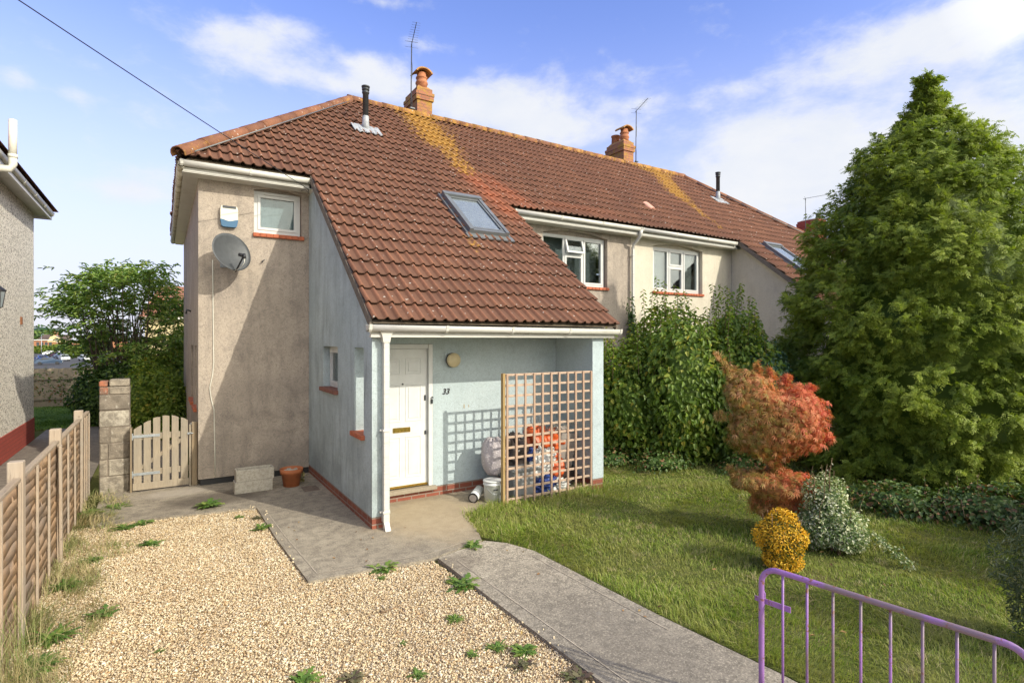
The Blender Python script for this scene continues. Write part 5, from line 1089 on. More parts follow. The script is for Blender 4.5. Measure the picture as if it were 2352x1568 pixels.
def maple():
    c0 = (6.08, 3.90); t = thing('japanese_maple', (*c0, 0), 'red-orange Japanese maple in two clipped cloud tiers on the lawn', 'tree'); g = np.random.default_rng(5)
    def W3(px, py, d=6.42): u = (px-1176)/1270.; return np.array([d*(math.sin(YAW)+u*math.cos(YAW)), d*(math.cos(YAW)-u*math.sin(YAW)), EYE+(780-py)/1270.*d])
    k_ = 6.42/1270; bl = [(W3(1785, 972), (98*k_, 92*k_, 92*k_)), (W3(1722, 905), (56*k_, 56*k_, 58*k_)), (W3(1838, 960, 6.3), (54*k_, 58*k_, 76*k_)), (W3(1735, 985), (64*k_, 58*k_, 66*k_)), (W3(1790, 1110), (80*k_, 76*k_, 34*k_)), (W3(1725, 1100), (46*k_, 46*k_, 24*k_)), (W3(1790, 1152, 6.5), (70*k_, 68*k_, 42*k_))]
    Ps, Ns = [], []
    for i, (c, r) in enumerate(bl):
        P, N, _ = ellipsoid_pts([4200, 1700, 1700, 1700, 2300, 1000, 1700][i], c, r, 70+i, .16, .55, k=30, sharp=25); Ps.append(P); Ns.append(N)
    # the stray leader at the top left and a few wisps
    for k_, (p0, p1) in enumerate(((W3(1700, 870), W3(1643, 808)), (W3(1690, 880), W3(1665, 840)), (W3(1745, 870), W3(1738, 835)), (W3(1800, 880), W3(1812, 862)), (W3(1850, 895), W3(1868, 885)), (W3(1700, 1095), W3(1672, 1070)), (W3(1785, 1085), W3(1778, 1055)), (W3(1770, 870), W3(1768, 845)), (W3(1895, 1000, 6.2), W3(1908, 1005, 6.2)), (W3(1660, 950), W3(1650, 955)))):
        p0, p1 = np.array(p0), np.array(p1); n = 110; q = g.random(n)[:, None]; Ps.append(np.array(p0)*(1-q)+np.array(p1)*q+g.normal(size=(n, 3))*.028*(1.1-q)); Ns.append(unit(g.normal(size=(n, 3))+np.array([0, 0, .3])))
    P = np.concatenate(Ps); N = np.concatenate(Ns); n = len(P); a0 = unit(N*1.1+np.array([0, 0, -.35])+g.normal(size=(n, 3))*.45); nr = unit(N+np.array([0, 0, .4])+g.normal(size=(n, 3))*.5); a, b = frames(nr, a0)
    L = g.uniform(.045, .095, n)[:, None]; Vs = []
    for ang in (-.8, -.25, .3, .85):
        d = a*math.cos(ang)+b*math.sin(ang); s = np.cross(nr, d); l = L*(1-.35*abs(ang)/1.2); w = .0048
        Vs.append(np.stack([P, P+d*l*.5+s*w, P+d*l-nr*l*.35, P+d*l*.5-s*w], 1))
    V = np.stack(Vs, 1).reshape(-1, 3); F = np.arange(len(V)).reshape(-1, 4)
    # lower leaves of this plant have stayed green; the outer right side is reddest
    right = ((P[:, 0]-6.08)*math.cos(YAW)-(P[:, 1]-3.9)*math.sin(YAW))/.6
    gr = np.clip(.72-.9*right+.35*g.normal(size=n)-(P[:, 2] > 1.55)*.35-np.clip((P[:, 2]-.5)*2, 0, 1)*(P[:, 2] < .75)*.5, 0, 1)*g.uniform(.3, 1.0, n)
    rn = np.clip(.5-.35*right+.22*g.normal(size=n), 0, 1)
    npmesh('foliage', V, F, M['maple'], t, attrs={'rnd': np.repeat(rn, 16), 'tip': np.repeat(gr, 16)})
    m = MB(); x, y = c0
    m.tube([(x, y, -.05), (x+.03, y, .3), (x-.02, y+.02, .7), (x+.02, y, 1.1), (x, y, 1.5)], [.045, .035, .03, .02, .01], 8)
    for i in range(30):
        an = g.random()*2*PI; z = g.choice([.3, .45, .85, 1.1, 1.3]); m.tube([(x, y, z), (x+math.cos(an)*.2, y+math.sin(an)*.2, z+.1), (x+math.cos(an)*.36, y+math.sin(an)*.36, z+.14)], [.012, .008, .003], 5)
    m.tube([tuple(W3(1740, 930)), tuple(W3(1690, 860)), tuple(W3(1643, 806))], [.01, .006, .002], 5); m.build('trunk', M['twig'], t); return t
maple()
shrub('golden_shrub', (5.22, 3.22), 'small round bright golden-yellow shrub in front of the red maple', 'shrub', M['yellow'], [((5.22, 3.22, .32), (.235, .235, .29)), ((5.22, 3.22, .14), (.19, .19, .18))], 9000, .026, .5, -.3, 8, stems=5, corefrac=0, jit=.8, amp=.22, shoots=18, shoot_h=.06,
      tipf=lambda P, g: (np.clip(1.0-(np.linalg.norm((P-np.array([5.22, 3.22, .30]))/np.array([.235, .235, .29]), axis=1)), 0, 1)*1.5 > g.random(len(P))*.9).astype(float))
shrub('variegated_shrub', (6.15, 3.15), 'green and white variegated shrub at the foot of the conifer beside the maple', 'shrub', M['varieg'], [((6.10, 3.24, .47), (.24, .24, .33)), ((6.18, 3.10, .25), (.24, .23, .24)), ((6.02, 3.3, .25), (.22, .24, .25))], 9500, .032, .6, .1, 9, stems=6, corefrac=.5, shoots=14, shoot_h=.28, jit=.8, amp=.3)
# trailing sprig of the variegated shrub
gg = np.random.default_rng(3); q = gg.random(260)[:, None]; P = np.array([6.2, 2.85, .3])*(1-q)+np.array([6.28, 2.50, .02])*q+gg.normal(size=(260, 3))*.025; P[:, 2] = np.abs(P[:, 2])+.01
SG = [o for o in bpy.data.objects if o.name.startswith('variegated_shrub')][0]
leaf_mesh('foliage', P, unit(gg.normal(size=P.shape)+[0, 0, 1]), gg.normal(size=P.shape), .03, .018, M['varieg'], SG)
# ivy on the downpipe corner, brambles under the conifer, right edge shrubs
shrub('climbing_ivy', (6.4, 9.3), 'dark ivy climbing the beige wall beside the porch corner', 'climber', M['ivy'], [((6.35, 9.45, .9), (.5, .3, 1.15)), ((6.75, 9.6, 1.6), (.18, .14, .75)), ((9.5, 9.66, 2.2), (.14, .10, 1.15)), ((7.1, 9.2, .9), (.5, .5, 1.1))], 5200, .055, .85, .8, 10, stems=3)
shrub('bramble', (8.6, 2.75), 'brambles and ivy with dead brown stems at the foot of the conifer', 'bramble', M['bramble'], [((8.35, 3.5, .1), (.6, .6, .28)), ((8.9, 2.7, .12), (.7, .65, .34)), ((9.6, 1.9, .2), (.7, .7, .42))], 7500, .06, .8, .3, 11, stems=8, corefrac=.5, shoots=10, shoot_h=.35)
gb = np.random.default_rng(17); mb = MB()
for i in range(34):
    q = gb.random(); x, y = 7.95+q*1.4+gb.normal()*.12, 3.3-q*1.5+gb.normal()*.12; a = gb.random()*2*PI; l = gb.uniform(.2, .5); mb.tube([(x, y, .02), (x+math.cos(a)*l*.5, y+math.sin(a)*l*.5, .18+.2*gb.random()), (x+math.cos(a)*l, y+math.sin(a)*l, .03+.3*gb.random())], [.004, .0035, .002], 4)
BR = [o for o in bpy.data.objects if o.name == 'bramble'][0]
mb.build('dead_stem', M['twig'], BR)
gd = np.random.default_rng(8); P = np.array([9.05, 2.15, .55])+gd.normal(size=(70, 3))*[.07, .07, .35]; P[:, 2] = np.abs(P[:, 2])+.1; 
leaf_mesh('dead_leaves', P, unit(gd.normal(size=P.shape)), gd.normal(size=P.shape)+[0, 0, -1], .06, .035, leafmat('dead_leaf', [(0, (.30, .22, .17)), (1, (.48, .40, .34))], .2, .8), BR)
shrub('feathery_shrub', (5.5, 1.2), 'grey-green feathery shrub at the right edge of the lawn behind the purple gate', 'shrub', leafmat('feather_leaf', [(0, (.08, .12, .05)), (.7, (.16, .20, .09)), (1, (.30, .31, .18))], .25, .6), [((5.5, 1.22, .55), (.34, .4, .62))], 5000, .055, .18, -.5, 12, stems=5, corefrac=.45, shoots=8, shoot_h=.4, jit=.6)
shrub('boundary_bush', (6.9, .6), 'dark green bush against the right edge beyond the feathery shrub', 'shrub', M['ivy'], [((7.6, 1.0, .55), (.8, .8, .8)), ((8.9, 1.4, .6), (.8, .7, .85))], 6000, .06, .7, .6, 13, stems=4)
# back-left: elder tree, dark bush, hedge bushes
def elder():
    c = (-.95, 19.4); t = thing('elder_tree', (*c, 0), 'leafy multi-stemmed elder tree in the garden behind the gate', 'tree'); g = np.random.default_rng(31); m = MB()
    def tree_at(px, py, d): u = (px-1176)/1270.; return np.array([d*(math.sin(YAW)+u*math.cos(YAW)), d*(math.cos(YAW)-u*math.sin(YAW)), EYE+(780-py)/1270.*d])
    ends = []
    outline = [(175, 665), (200, 640), (230, 655), (265, 632), (300, 620), (330, 650), (355, 632), (380, 680), (410, 700), (400, 740), (415, 770), (395, 800), (175, 705), (165, 690), (185, 735), (190, 770), (215, 800), (250, 830), (330, 830), (240, 700), (290, 690), (330, 720), (270, 760), (310, 790), (360, 780), (225, 740), (350, 830), (300, 840)]
    for i in range(70):
        px, py = outline[i % len(outline)]; px += g.normal()*16; py += g.normal()*14; e = tree_at(px, py, 16+g.normal()*.8); ends.append(e)
        b = np.array([c[0]+g.normal()*.35, c[1]+g.normal()*.3, 0.0]); mid = b*.45+e*.55+np.array([0, 0, .35]); m.tube([b, b*.75+mid*.25+[0, 0, .3], mid, e], [.035, .028, .018, .006], 5)
    m.build('trunk', M['bark'], t); Ps, As = [], []
    for e in ends:
        for s in range(26):
            o = e+g.normal(size=3)*[.26, .26, .17]; d = unit(np.array([*(o-np.array([*c, 2.2]))[:2]*.5, 0])+g.normal(size=3)*[.6, .6, .15]); L = g.uniform(.16, .3)
            for k in range(7):
                f = (k//2)/3.5; s_ = np.cross(d, [0, 0, 1])*(1 if k % 2 else -1); Ps.append(o+d*L*f-np.array([0, 0, 1])*L*.25*f*f); As.append(unit(d*.6+s_*(.8 if k < 6 else 0)+[0, 0, -.35]))
    P, A = np.array(Ps), np.array(As); n = len(P)
    leaf_mesh('crown', P, unit(g.normal(size=(n, 3))*.35+[0, 0, 1]), A, g.uniform(.11, .17, n), .055, M['elder'], t); return t
elder()
shrub('round_dark_bush', (-1.6, 19.6), 'very dark round evergreen bush under the elder tree', 'shrub', M['ivy'], [((-1.35, 18.7, .75), (.75, .75, .8)), ((-.7, 17.6, .8), (.75, .7, .9))], 8000, .10, .6, .4, 14, stems=3, corefrac=.65)
shrub('garden_bush', (.0, 17.3), 'dense mid green bush behind the wooden gate against the house', 'shrub', M['hedge'], [((.1, 17.6, .95), (.85, .8, 1.15)), ((-.4, 15.6, .8), (.55, .6, 1.0)), ((.1, 15.2, .7), (.4, .6, .95)), ((.8, 18.5, 1.2), (1.0, .8, 1.3))], 17000, .085, .6, .4, 15, stems=4, corefrac=.6)
shrub('straggly_shrub', (-2.3, 23.6), 'thin straggly shrub growing against the board fence at the back', 'shrub', M['bramble'], [((-2.3, 23.7, .6), (.9, .25, .7)), ((-1.6, 23.75, .9), (.55, .2, .9)), ((-3.3, 23.9, .8), (.5, .2, .5))], 800, .09, .5, .3, 16, stems=12, corefrac=0, shoots=6, shoot_h=.6)
BG = [(-4.5, 18.3), (-1.0, 18.3), (-1.0, 24.2), (-4.5, 24.2)]
mb = MB(); mb.prism(BG, -.1, .006); tag(mb.build('back_lawn', M['lawn_base']), 'patch of lawn behind the rough-cast house', None, None, 'structure')
blades('back_grass', 26000, BG, (-4.5, -1, 18.3, 24.2), .03, .07, .011, leafmat('bright_grass', [(0, (.07, .15, .02)), (1, (.15, .25, .04))], .3, .6), 'bright green grass beyond the side path', 'grass', None, .6, near=False)
# ------------------------------------------------------------------ fence, pillar and wooden gate
FX = -0.93
fence = thing('panel_fence', (FX, 7.3, 0), 'weathered brown overlap panel fence with pale posts along the left of the gravel', 'fence')
def slat_panel(y0, y1, z0=.04, z1=1.23):
    V = []; F = []; R = []; n = 15; k = 22; g = np.random.default_rng(int(y0*100)); dz = (z1-z0)/n
    for i in range(n):
        r = g.random(); ph = g.random(3)*6; sag = g.normal()*.012; b = len(V); lift = i % 2
        for j in range(k+1):
            q = j/k; y = y0+(y1-y0)*q; bel = .010*math.sin(q*PI*5)*(1 if lift else -1)
            w = .010*math.sin(q*7+ph[0])+.007*math.sin(q*17+ph[1])+sag*math.sin(PI*q)
            zb, zt_ = z0+i*dz-.014+w, z0+(i+1)*dz+.012+.4*w
            V += [(FX+.016+bel*.5, y, zb), (FX+.002+bel*.5, y, zt_), (FX-.012, y, zt_), (FX-.002, y, zb)]
        for j in range(k):
            a = b+4*j; c = a+4
            F += [(a, c, c+1, a+1), (a+1, c+1, c+2, a+2), (a+2, c+2, c+3, a+3), (a+3, c+3, c, a)]
        R += [r]*(4*(k+1))
    npmesh('panel', V, F, M['fence_slat'], fence, attrs={'rnd': R})
    m = MB(); m.box(FX-.02, y0, z1, FX+.03, y1, z1+.032, bev=.005); m.build('top_rail', M['fence_rail'], fence)
    nb = 3
    for j in range(nb+1):
        y = y0+.02+(y1-y0-.04)*j/nb+g.normal()*.008; m = MB(); lean = g.normal()*.012
        m.box(FX+.016, y-.017, z0-.02, FX+.034, y+.017, z1, rot=Matrix.Rotation(lean, 3, 'X'), bev=.003); m.build('batten', M['fence_post'], fence)
PYS = [1.89, 3.72, 5.55, 7.38, 9.25]
for y in PYS:
    m = MB(); m.box(FX-.055, y-.045, -.1, FX+.04, y+.045, 1.365+random.uniform(-.02, .03), bev=.006); m.build('post', M['fence_post'], fence)
for a, b in zip(PYS[:-1], PYS[1:]): slat_panel(a+.05, b-.05)
slat_panel(PYS[-1]+.05, 10.13)
m = MB(); m.box(FX+.035, 7.24, .0, FX+.06, 7.31, 1.22, rot=Matrix.Rotation(.045, 3, 'X'), bev=.004); m.build('loose_board', M['fence_post'], fence)

def banded():
    m, t, b = new_mat('pillar_blocks'); o = t.obj(); x, y, z = t.sepz(o); r = t.attr('rnd')
    c = t.ramp(r, [(0, (.15, .125, .10)), (.3, (.25, .21, .165)), (.55, (.36, .31, .24)), (.8, (.46, .41, .33)), (.9, (.50, .46, .38)), (1, (.36, .13, .07))])
    c = t.mix(t.math('MULTIPLY', t.ramp(t.noise(o, 9, 6, .7), [(.38, 0.), (.6, 1.)]), .75), c, (.12, .10, .078)); c = t.mix(t.math('MULTIPLY', t.ramp(t.noise(o, 22, 4, .7), [(.58, 0.), (.66, 1.)]), .5), c, (.52, .48, .41))
    t.put(b.inputs['Base Color'], c); b.inputs['Roughness'].default_value = .95; bump(t, b, t.noise(o, 35, 5, .7), .8, .012); return m
pil = thing('block_pillar', (-.6, 10.28, 0), 'rough concrete block pillar with one red brick beside the wooden gate', 'pillar')
rows = [(0, .27, [(0, 1, .62)]), (.27, .52, [(0, .3, .5), (.3, 1, .72)]), (.52, .76, [(0, .28, .45), (.28, 1, .3)]), (.76, 1.0, [(0, .32, .3), (.32, 1, .5)]), (1.0, 1.25, [(0, 1, .82)]), (1.25, 1.48, [(0, 1, .2)]), (1.48, 1.60, [(0, .3, 1.0), (.3, 1, .42)]), (1.60, 1.71, [(0, .29, 1.0), (.33, 1, .5)])]
V = []; F = []; R = []
for (a, b, parts) in rows:
    for (p, q, r) in parts:
        mbx = MB(); j = [random.uniform(-.006, .006) for _ in range(3)]; mbx.box(-.79+.38*p+.004+j[0], 10.14+j[1], a+.005, -.79+.38*q-.004+j[0], 10.40+j[1], b-.004-(.02 if r == 1.0 and a > 1.55 else 0), bev=.012)
        base = len(V); V += mbx.v; F += [tuple(base+i for i in f) for f in mbx.f]; R += [r]*len(mbx.v)
me = MB(); me.v = V; me.f = F; me.sm = [False]*len(F); po = me.build('block', banded(), pil)
at = po.data.attributes.new('rnd', 'FLOAT', 'POINT'); at.data.foreach_set('value', R)
m = MB(); m.box(-.782, 10.15, 0, -.418, 10.39, 1.60); m.build('mortar', M['block_dark'], pil)

gate = thing('wooden_gate', (0, 10.0, 0), 'pale wooden picket side gate with arched top and steel strap hinges', 'gate')
xs_g = [(-.362, .098), (-.238, .090), (-.118, .090), (.002, .090), (.122, .090), (.243, .092)]
tops = [1.02, 1.085, 1.125, 1.13, 1.105, 1.05]
for i, ((x, w), tp) in enumerate(zip(xs_g, tops)):
    sl = (.06, .04, .012, -.012, -.035, -.05)[i]; m = MB(); x1 = x+w
    m.add([(x, 9.985, .06), (x1, 9.985, .06), (x1, 10.005, .06), (x, 10.005, .06), (x, 9.985, tp-sl), (x1, 9.985, tp), (x1, 10.005, tp), (x, 10.005, tp-sl), (x+w/2, 9.985, tp+.006-sl/2), (x+w/2, 10.005, tp+.006-sl/2)],
          [(0, 1, 5, 8, 4), (3, 7, 9, 6, 2), (0, 4, 7, 3), (1, 2, 6, 5), (4, 8, 9, 7), (8, 5, 6, 9), (0, 3, 2, 1)])
    m.build('board', M['gate_wood'], gate)
m = MB(); m.box(-.375, 9.966, .05, .348, 9.984, .155, bev=.003); m.build('bottom_rail', M['gate_wood'], gate)
for z in (.30, .84): m = MB(); m.box(-.36, 10.006, z-.045, .345, 10.03, z+.045); m.build('cross_rail', M['gate_wood'], gate)
m = MB(); a = Vector((-.33, 10.018, .34)); b = Vector((.31, 10.018, .80)); m.tube([a, b], .035, 4, smooth=False); m.build('brace', M['gate_wood'], gate)
for z in (.29, .855):
    m = MB(); m.box(-.385, 9.976, z-.022, -.03, 9.984, z+.018, bev=.002); m.box(-.395, 9.97, z-.05, -.368, 9.984, z+.05, bev=.002); m.build('strap_hinge', M['steel'], gate)
m = MB(); m.box(.352, 9.97, 0, .378, 10.05, .98, bev=.004); m.build('stile', M['gate_wood'], gate)
m = MB(); m.box(.384, 9.95, -.05, .465, 10.03, 1.02, bev=.005); m.build('gate_post', M['gate_post'], gate)
m = MB(); m.box(-.408, 9.96, -.05, -.383, 10.13, .98, bev=.004); m.build('hanging_post', M['gate_post'], gate)
m = MB(); m.box(.33, 9.962, .83, .42, 9.968, .86); m.tube([(.36, 9.95, .845), (.41, 9.95, .845)], .008, 6); m.build('latch', M['steel'], gate)

# ------------------------------------------------------------------ trellis and the clutter behind it
tr = thing('trellis_panel', (4.0, 6.5, 0), 'brown square wooden trellis panel standing across the porch', 'trellis')
X0, X1, TY = 4.02, 5.53, 6.49
for i in range(11):
    x = X0+(X1-X0)*i/10+random.uniform(-.004, .004); m = MB(); m.box(x-.016, TY-.017, .02-random.uniform(0, .04), x+.016, TY+.001, 1.825, rot=Matrix.Rotation(random.gauss(0, .0018), 3, 'Y'), bev=.002); m.build('upright', M['trellis'], tr)
for j in range(13):
    z = .085+1.725*j/12+random.uniform(-.004, .004); m = MB(); m.box(X0-.02, TY+.002, z-.016, X1+.02, TY+.02, z+.016, rot=Matrix.Rotation(random.gauss(0, .0018), 3, 'Y'), bev=.002); m.build('cross_batten', M['trellis_h'], tr)
m = MB(); m.box(3.955, TY-.004, -.02, 3.995, TY+.055, 1.835, bev=.004); m.build('side_post', M['trellis_post'], tr)
def bag(name, c, r, mat, label, cat, seed, amp=.25, freq=2.2, knot=None, z0=None):
    bm = bmesh.new(); bmesh.ops.create_icosphere(bm, subdivisions=5, radius=1); V = np.array([v.co[:] for v in bm.verts]); F = [[v.index for v in q.verts] for q in bm.faces]; bm.free()
    g = np.random.default_rng(seed); s = np.ones(len(V))
    for k in range(14):
        d = unit(g.normal(size=3)); s += amp*.22*np.sin((V@d)*freq*(1+k*.45)+g.random()*6)
    th = np.arctan2(V[:, 1], V[:, 0]); up = np.clip(V[:, 2], 0, 1); s *= 1+.07*np.sin(th*11+g.random()*6)*up
    s = s*(1-.35*up**3 if knot else 1); V = V*s[:, None]*np.array(r)
    if knot: V[:, 2] += np.where(V[:, 2] > r[2]*.62, (V[:, 2]-r[2]*.62)*knot, 0)
    V = V+np.array(c); V[:, 2] = np.maximum(V[:, 2], .032 if z0 is None else z0)
    bs = (c[0], c[1], max(c[2]-r[2], .03)); OFF_ = np.array(bs)
    o = npmesh(name, V-OFF_, F, M[mat], None, smooth=True); o.location = bs; return tag(o, label, cat, 'clutter behind the trellis')
bag('dotted_bag', (4.10, 6.98, .62), (.19, .16, .33), 'dots', 'pale lilac dotted cloth bag bulging left of the trellis post', 'bag', 1, .07, 1.3, .5)
bag('dark_sack', (4.42, 6.98, .66), (.20, .17, .26), 'black_bag', 'dark brown-black sack behind the left side of the trellis', 'bag', 2, .3)
bag('orange_sack', (4.86, 7.0, .82), (.17, .17, .20), 'orange', 'crumpled bright orange sack highest on the heap behind the trellis', 'bag', 3, .22, 2, .5)
bag('orange_sack', (5.15, 7.0, .70), (.26, .18, .22), 'orange', 'wide orange sack on the right of the heap behind the trellis', 'bag', 4, .22, 2)
bag('orange_sack', (5.05, 6.85, .36), (.17, .14, .28), 'orange', 'orange sack sagging to the floor behind the trellis', 'bag', 14, .22, 2)
bag('white_carrier_bag', (4.85, 6.78, .52), (.16, .12, .18), 'white_plastic', 'crumpled white carrier bag in the middle of the heap', 'bag', 5, .3, 2.6, .4)
bag('white_carrier_bag', (4.72, 6.75, .40), (.11, .1, .14), 'white_plastic', 'smaller white carrier bag low in front of the grey bin', 'bag', 6, .3, 2.6)
bag('blue_bag', (4.83, 6.72, .16), (.20, .12, .13), 'blue_bag', 'blue plastic bag on the ground behind the trellis', 'bag', 7, .28, 2.4)
bag('blue_bag', (4.68, 6.85, .58), (.06, .06, .09), 'blue_bag', 'small blue packet tucked beside the white carrier bags', 'packet', 8, .4, 4)
bag('clear_bag', (5.03, 6.68, .12), (.15, .1, .09), 'white_plastic', 'pale scrunched bag at the foot of the heap beside the blue bag', 'bag', 9, .6, 5)
bn = thing('grey_bin', (4.45, 6.85, .03), 'grey square plastic bin behind the left of the trellis', 'bin', 'clutter behind the trellis')
m = MB(); m.add([(4.27, 6.70, .03), (4.63, 6.70, .03), (4.63, 7.05, .03), (4.27, 7.05, .03), (4.24, 6.67, .44), (4.66, 6.67, .44), (4.66, 7.08, .44), (4.24, 7.08, .44)], [(3, 2, 1, 0), (4, 5, 6, 7), (0, 1, 5, 4), (1, 2, 6, 5), (2, 3, 7, 6), (3, 0, 4, 7)]); m.build('body', M['grey_bin'], bn, bevel=.012)
m = MB(); m.box(4.22, 6.65, .395, 4.68, 7.1, .442, bev=.01); m.build('rim', M['grey_bin'], bn)
bx_ = thing('board_box', (5.38, 7.05, .03), 'tilted grey-brown box at the right of the heap', 'box', 'clutter behind the trellis')
R_ = Matrix.Rotation(.16, 3, 'Y') @ Matrix.Rotation(.1, 3, 'X')
m = MB(); m.box(5.16, 6.85, .25, 5.5, 7.22, .86, rot=R_, bev=.006); m.build('carton', M['box_grey'], bx_)
m = MB(); m.box(5.15, 6.83, .845, 5.34, 6.90, .95, rot=Matrix.Rotation(.7, 3, 'X')); m.build('flap', M['box_grey'], bx_)
m = MB(); m.box(5.15, 6.83, .032, 5.52, 7.2, .30, bev=.005); tag(m.build('dark_crate', M['black_bag']), 'dark crate under the tilted grey-brown box', 'crate', 'clutter behind the trellis')
m = MB(); g_ = np.random.default_rng(4)
for k in range(7):
    c = np.array([5.05+.25*g_.random(), 6.85+.1*g_.random(), .90+.1*g_.random()]); pts = [tuple(c+np.array([math.cos(t_*1.1+k)*(.08+.14*g_.random()), math.sin(t_*.8+k)*.07, math.sin(t_*1.7+k)*.05])) for t_ in np.linspace(0, 6, 26)]; m.tube(pts, .0035, 4)
tag(m.build('cable_tangle', M['wire']), 'tangle of pale wire on top of the orange sacks', 'cable', 'clutter behind the trellis')
bk = thing('white_bucket', (3.93, 6.72, .03), 'dirty white plastic bucket with lid at the foot of the trellis post', 'bucket')
m = MB(); m.lathe([(.112, .03), (.128, .27), (.137, .275), (.137, .292), (.130, .295), (.132, .315), (.12, .32)], (3.93, 6.72, 0), 28); m.build('body', M['white_plastic'], bk)
m = MB(); m.lathe([(.139, .318), (.14, .334), (.12, .336), (.0, .332)], (3.93, 6.72, 0), 28); m.build('lid', M['white_plastic'], bk)
m = MB(); m.tube([(3.93+.135*math.cos(a), 6.72+.135*math.sin(a)*.9-.02, .285-.13*max(0, math.sin((a-PI)))) for a in np.linspace(PI, 2*PI, 14)], .003, 5); m.build('handle', M['steel'], bk)
m = MB(); m.box(3.865, 6.583, .215, 3.935, 6.588, .232); m.build('printed_mark', M['dark_metal'], bk)
bt = thing('clear_bottle', (4.05, 6.66, .03), 'small clear plastic bottle beside the white bucket', 'bottle')
m = MB(); m.lathe([(.035, .03), (.037, .05), (.035, .15), (.037, .2), (.015, .25), (.013, .27)], (4.05, 6.64, 0), 14); m.build('body', plain('pale_blue_plastic', (.45, .58, .66), .2), bt)
m = MB(); m.lathe([(.016, .268), (.016, .29), (0, .291)], (4.05, 6.64, 0), 12); m.build('cap', M['alarm_blue'], bt)
cn = thing('white_canister', (3.72, 6.86, .03), 'white canister lying on its side with a black-rimmed open end', 'canister')
a = Vector((3.66, 6.80, .098)); b = Vector((3.86, 6.98, .14)); m = MB(); m.tube([a, b], [.068, .068], 20); m.build('body', M['white_plastic'], cn)
d_ = (a-b).normalized(); m = MB(); m.tube([a-d_*.004, a+d_*.012], .071, 20); m.build('rim', M['black'], cn); m = MB(); m.tube([a+d_*.010, a+d_*.016], .052, 20); m.build('end_plate', M['box_grey'], cn)
m = MB(); m.tube([(4.0, 7.36, 1.32), (3.72, 7.0, .05)], .011, 8); m.lathe([(.02, .03), (.06, .06), (.05, .16), (.015, .19)], (3.72, 7.0, 0), 12)
tag(m.build('mop', M['dark_metal']), 'dark mop leaning on the porch wall behind the dotted bag', 'mop') if False else bpy.data.objects.remove(m.build('x', None))

# ------------------------------------------------------------------ pots, dish, alarm box, lamp, aerials, cables
for (x0, x1, y0, y1, z0, nm) in ((.895, 1.415, 9.02, 9.24, .03, 'lower pale concrete trough of the two stacked by the beige wall'), (.915, 1.435, 9.03, 9.25, .201, 'upper open concrete trough resting on the other by the beige wall')):
    m = MB(); w = .022; z1 = z0+.17
    m.add([(x0, y0, z0), (x1, y0, z0), (x1, y1, z0), (x0, y1, z0), (x0, y0, z1), (x1, y0, z1), (x1, y1, z1), (x0, y1, z1), (x0+w, y0+w, z1), (x1-w, y0+w, z1), (x1-w, y1-w, z1), (x0+w, y1-w, z1), (x0+w, y0+w, z0+.03), (x1-w, y0+w, z0+.03), (x1-w, y1-w, z0+.03), (x0+w, y1-w, z0+.03)],
          [(3, 2, 1, 0), (0, 1, 5, 4), (1, 2, 6, 5), (2, 3, 7, 6), (3, 0, 4, 7), (4, 5, 9, 8), (5, 6, 10, 9), (6, 7, 11, 10), (7, 4, 8, 11), (8, 9, 13, 12), (9, 10, 14, 13), (10, 11, 15, 14), (11, 8, 12, 15), (12, 13, 14, 15)])
    tag(m.build('concrete_trough', M['trough'], bevel=.006), nm, 'planter', 'stacked concrete troughs')
pt = thing('flowerpot', (1.70, 9.12, .03), 'round terracotta plastic flowerpot half full of pale rubble', 'flowerpot')
m = MB(); m.lathe([(.115, .03), (.148, .225), (.165, .228), (.172, .30), (.160, .302), (.150, .235), (.14, .20), (.0, .20)], (1.70, 9.12, 0), 32); m.build('pot', M['terracotta'], pt)
m = MB(); g_ = np.random.default_rng(9)
for i in range(26): a = g_.random()*6.28; r = .12*math.sqrt(g_.random()); s = g_.uniform(.012, .03); m.box(1.70+r*math.cos(a)-s, 9.12+r*math.sin(a)-s, .225, 1.70+r*math.cos(a)+s, 9.12+r*math.sin(a)+s, .235+s*1.5, rot=Matrix.Rotation(g_.random()*3, 3, 'Z') @ Matrix.Rotation(g_.normal()*.4, 3, 'X'), bev=.004)
ro = m.build('rubble', M['trough'], pt)
wd = thing('dead_plant', (1.86, 9.3, .03), 'withered brown leaves behind the terracotta flowerpot', 'dead plant'); P = np.array([1.87, 9.28, .10])+g_.normal(size=(60, 3))*[.04, .04, .06]; P[:, 2] = np.abs(P[:, 2])+.02; leaf_mesh('leaves', P, unit(g_.normal(size=P.shape)), g_.normal(size=P.shape), .05, .03, M['dry'], wd)

dn = Vector((.50, -.80, .26)).normalized(); dc = Vector((.86, 9.47, 3.62)); dt_ = thing('satellite_dish', (.95, YW, 3.5), 'grey oval satellite dish on the beige wall under the alarm box', 'satellite dish')
rt_ = dn.cross(Vector((0, 0, 1))).normalized(); du = rt_.cross(dn); V = []; F = []; nr_, na = 8, 36
for sd_ in (0, 1):
    for i in range(nr_+1):
        for k in range(na):
            r = i/nr_; th = 2*PI*k/na; p = dc+rt_*(.325*r*math.cos(th))+du*(.30*r*math.sin(th))+dn*(.075*r*r-sd_*.006); V.append(tuple(p))
for sd_ in (0, 1):
    b = sd_*(nr_+1)*na
    for i in range(nr_):
        for k in range(na): F.append((b+i*na+k, b+i*na+(k+1) % na, b+(i+1)*na+(k+1) % na, b+(i+1)*na+k))
for k in range(na): a = nr_*na+k; c = nr_*na+(k+1) % na; o_ = (nr_+1)*na; F.append((a, c, c+o_, a+o_))
npmesh('reflector', V, F, M['dish'], dt_, smooth=True)
m = MB(); e = dc-du*.285+dn*.07; f_ = e+dn*.30+du*.12+rt_*.05; m.tube([dc-du*.2-dn*.02, e-du*.03, f_], .013, 8); m.build('arm', M['black'], dt_)
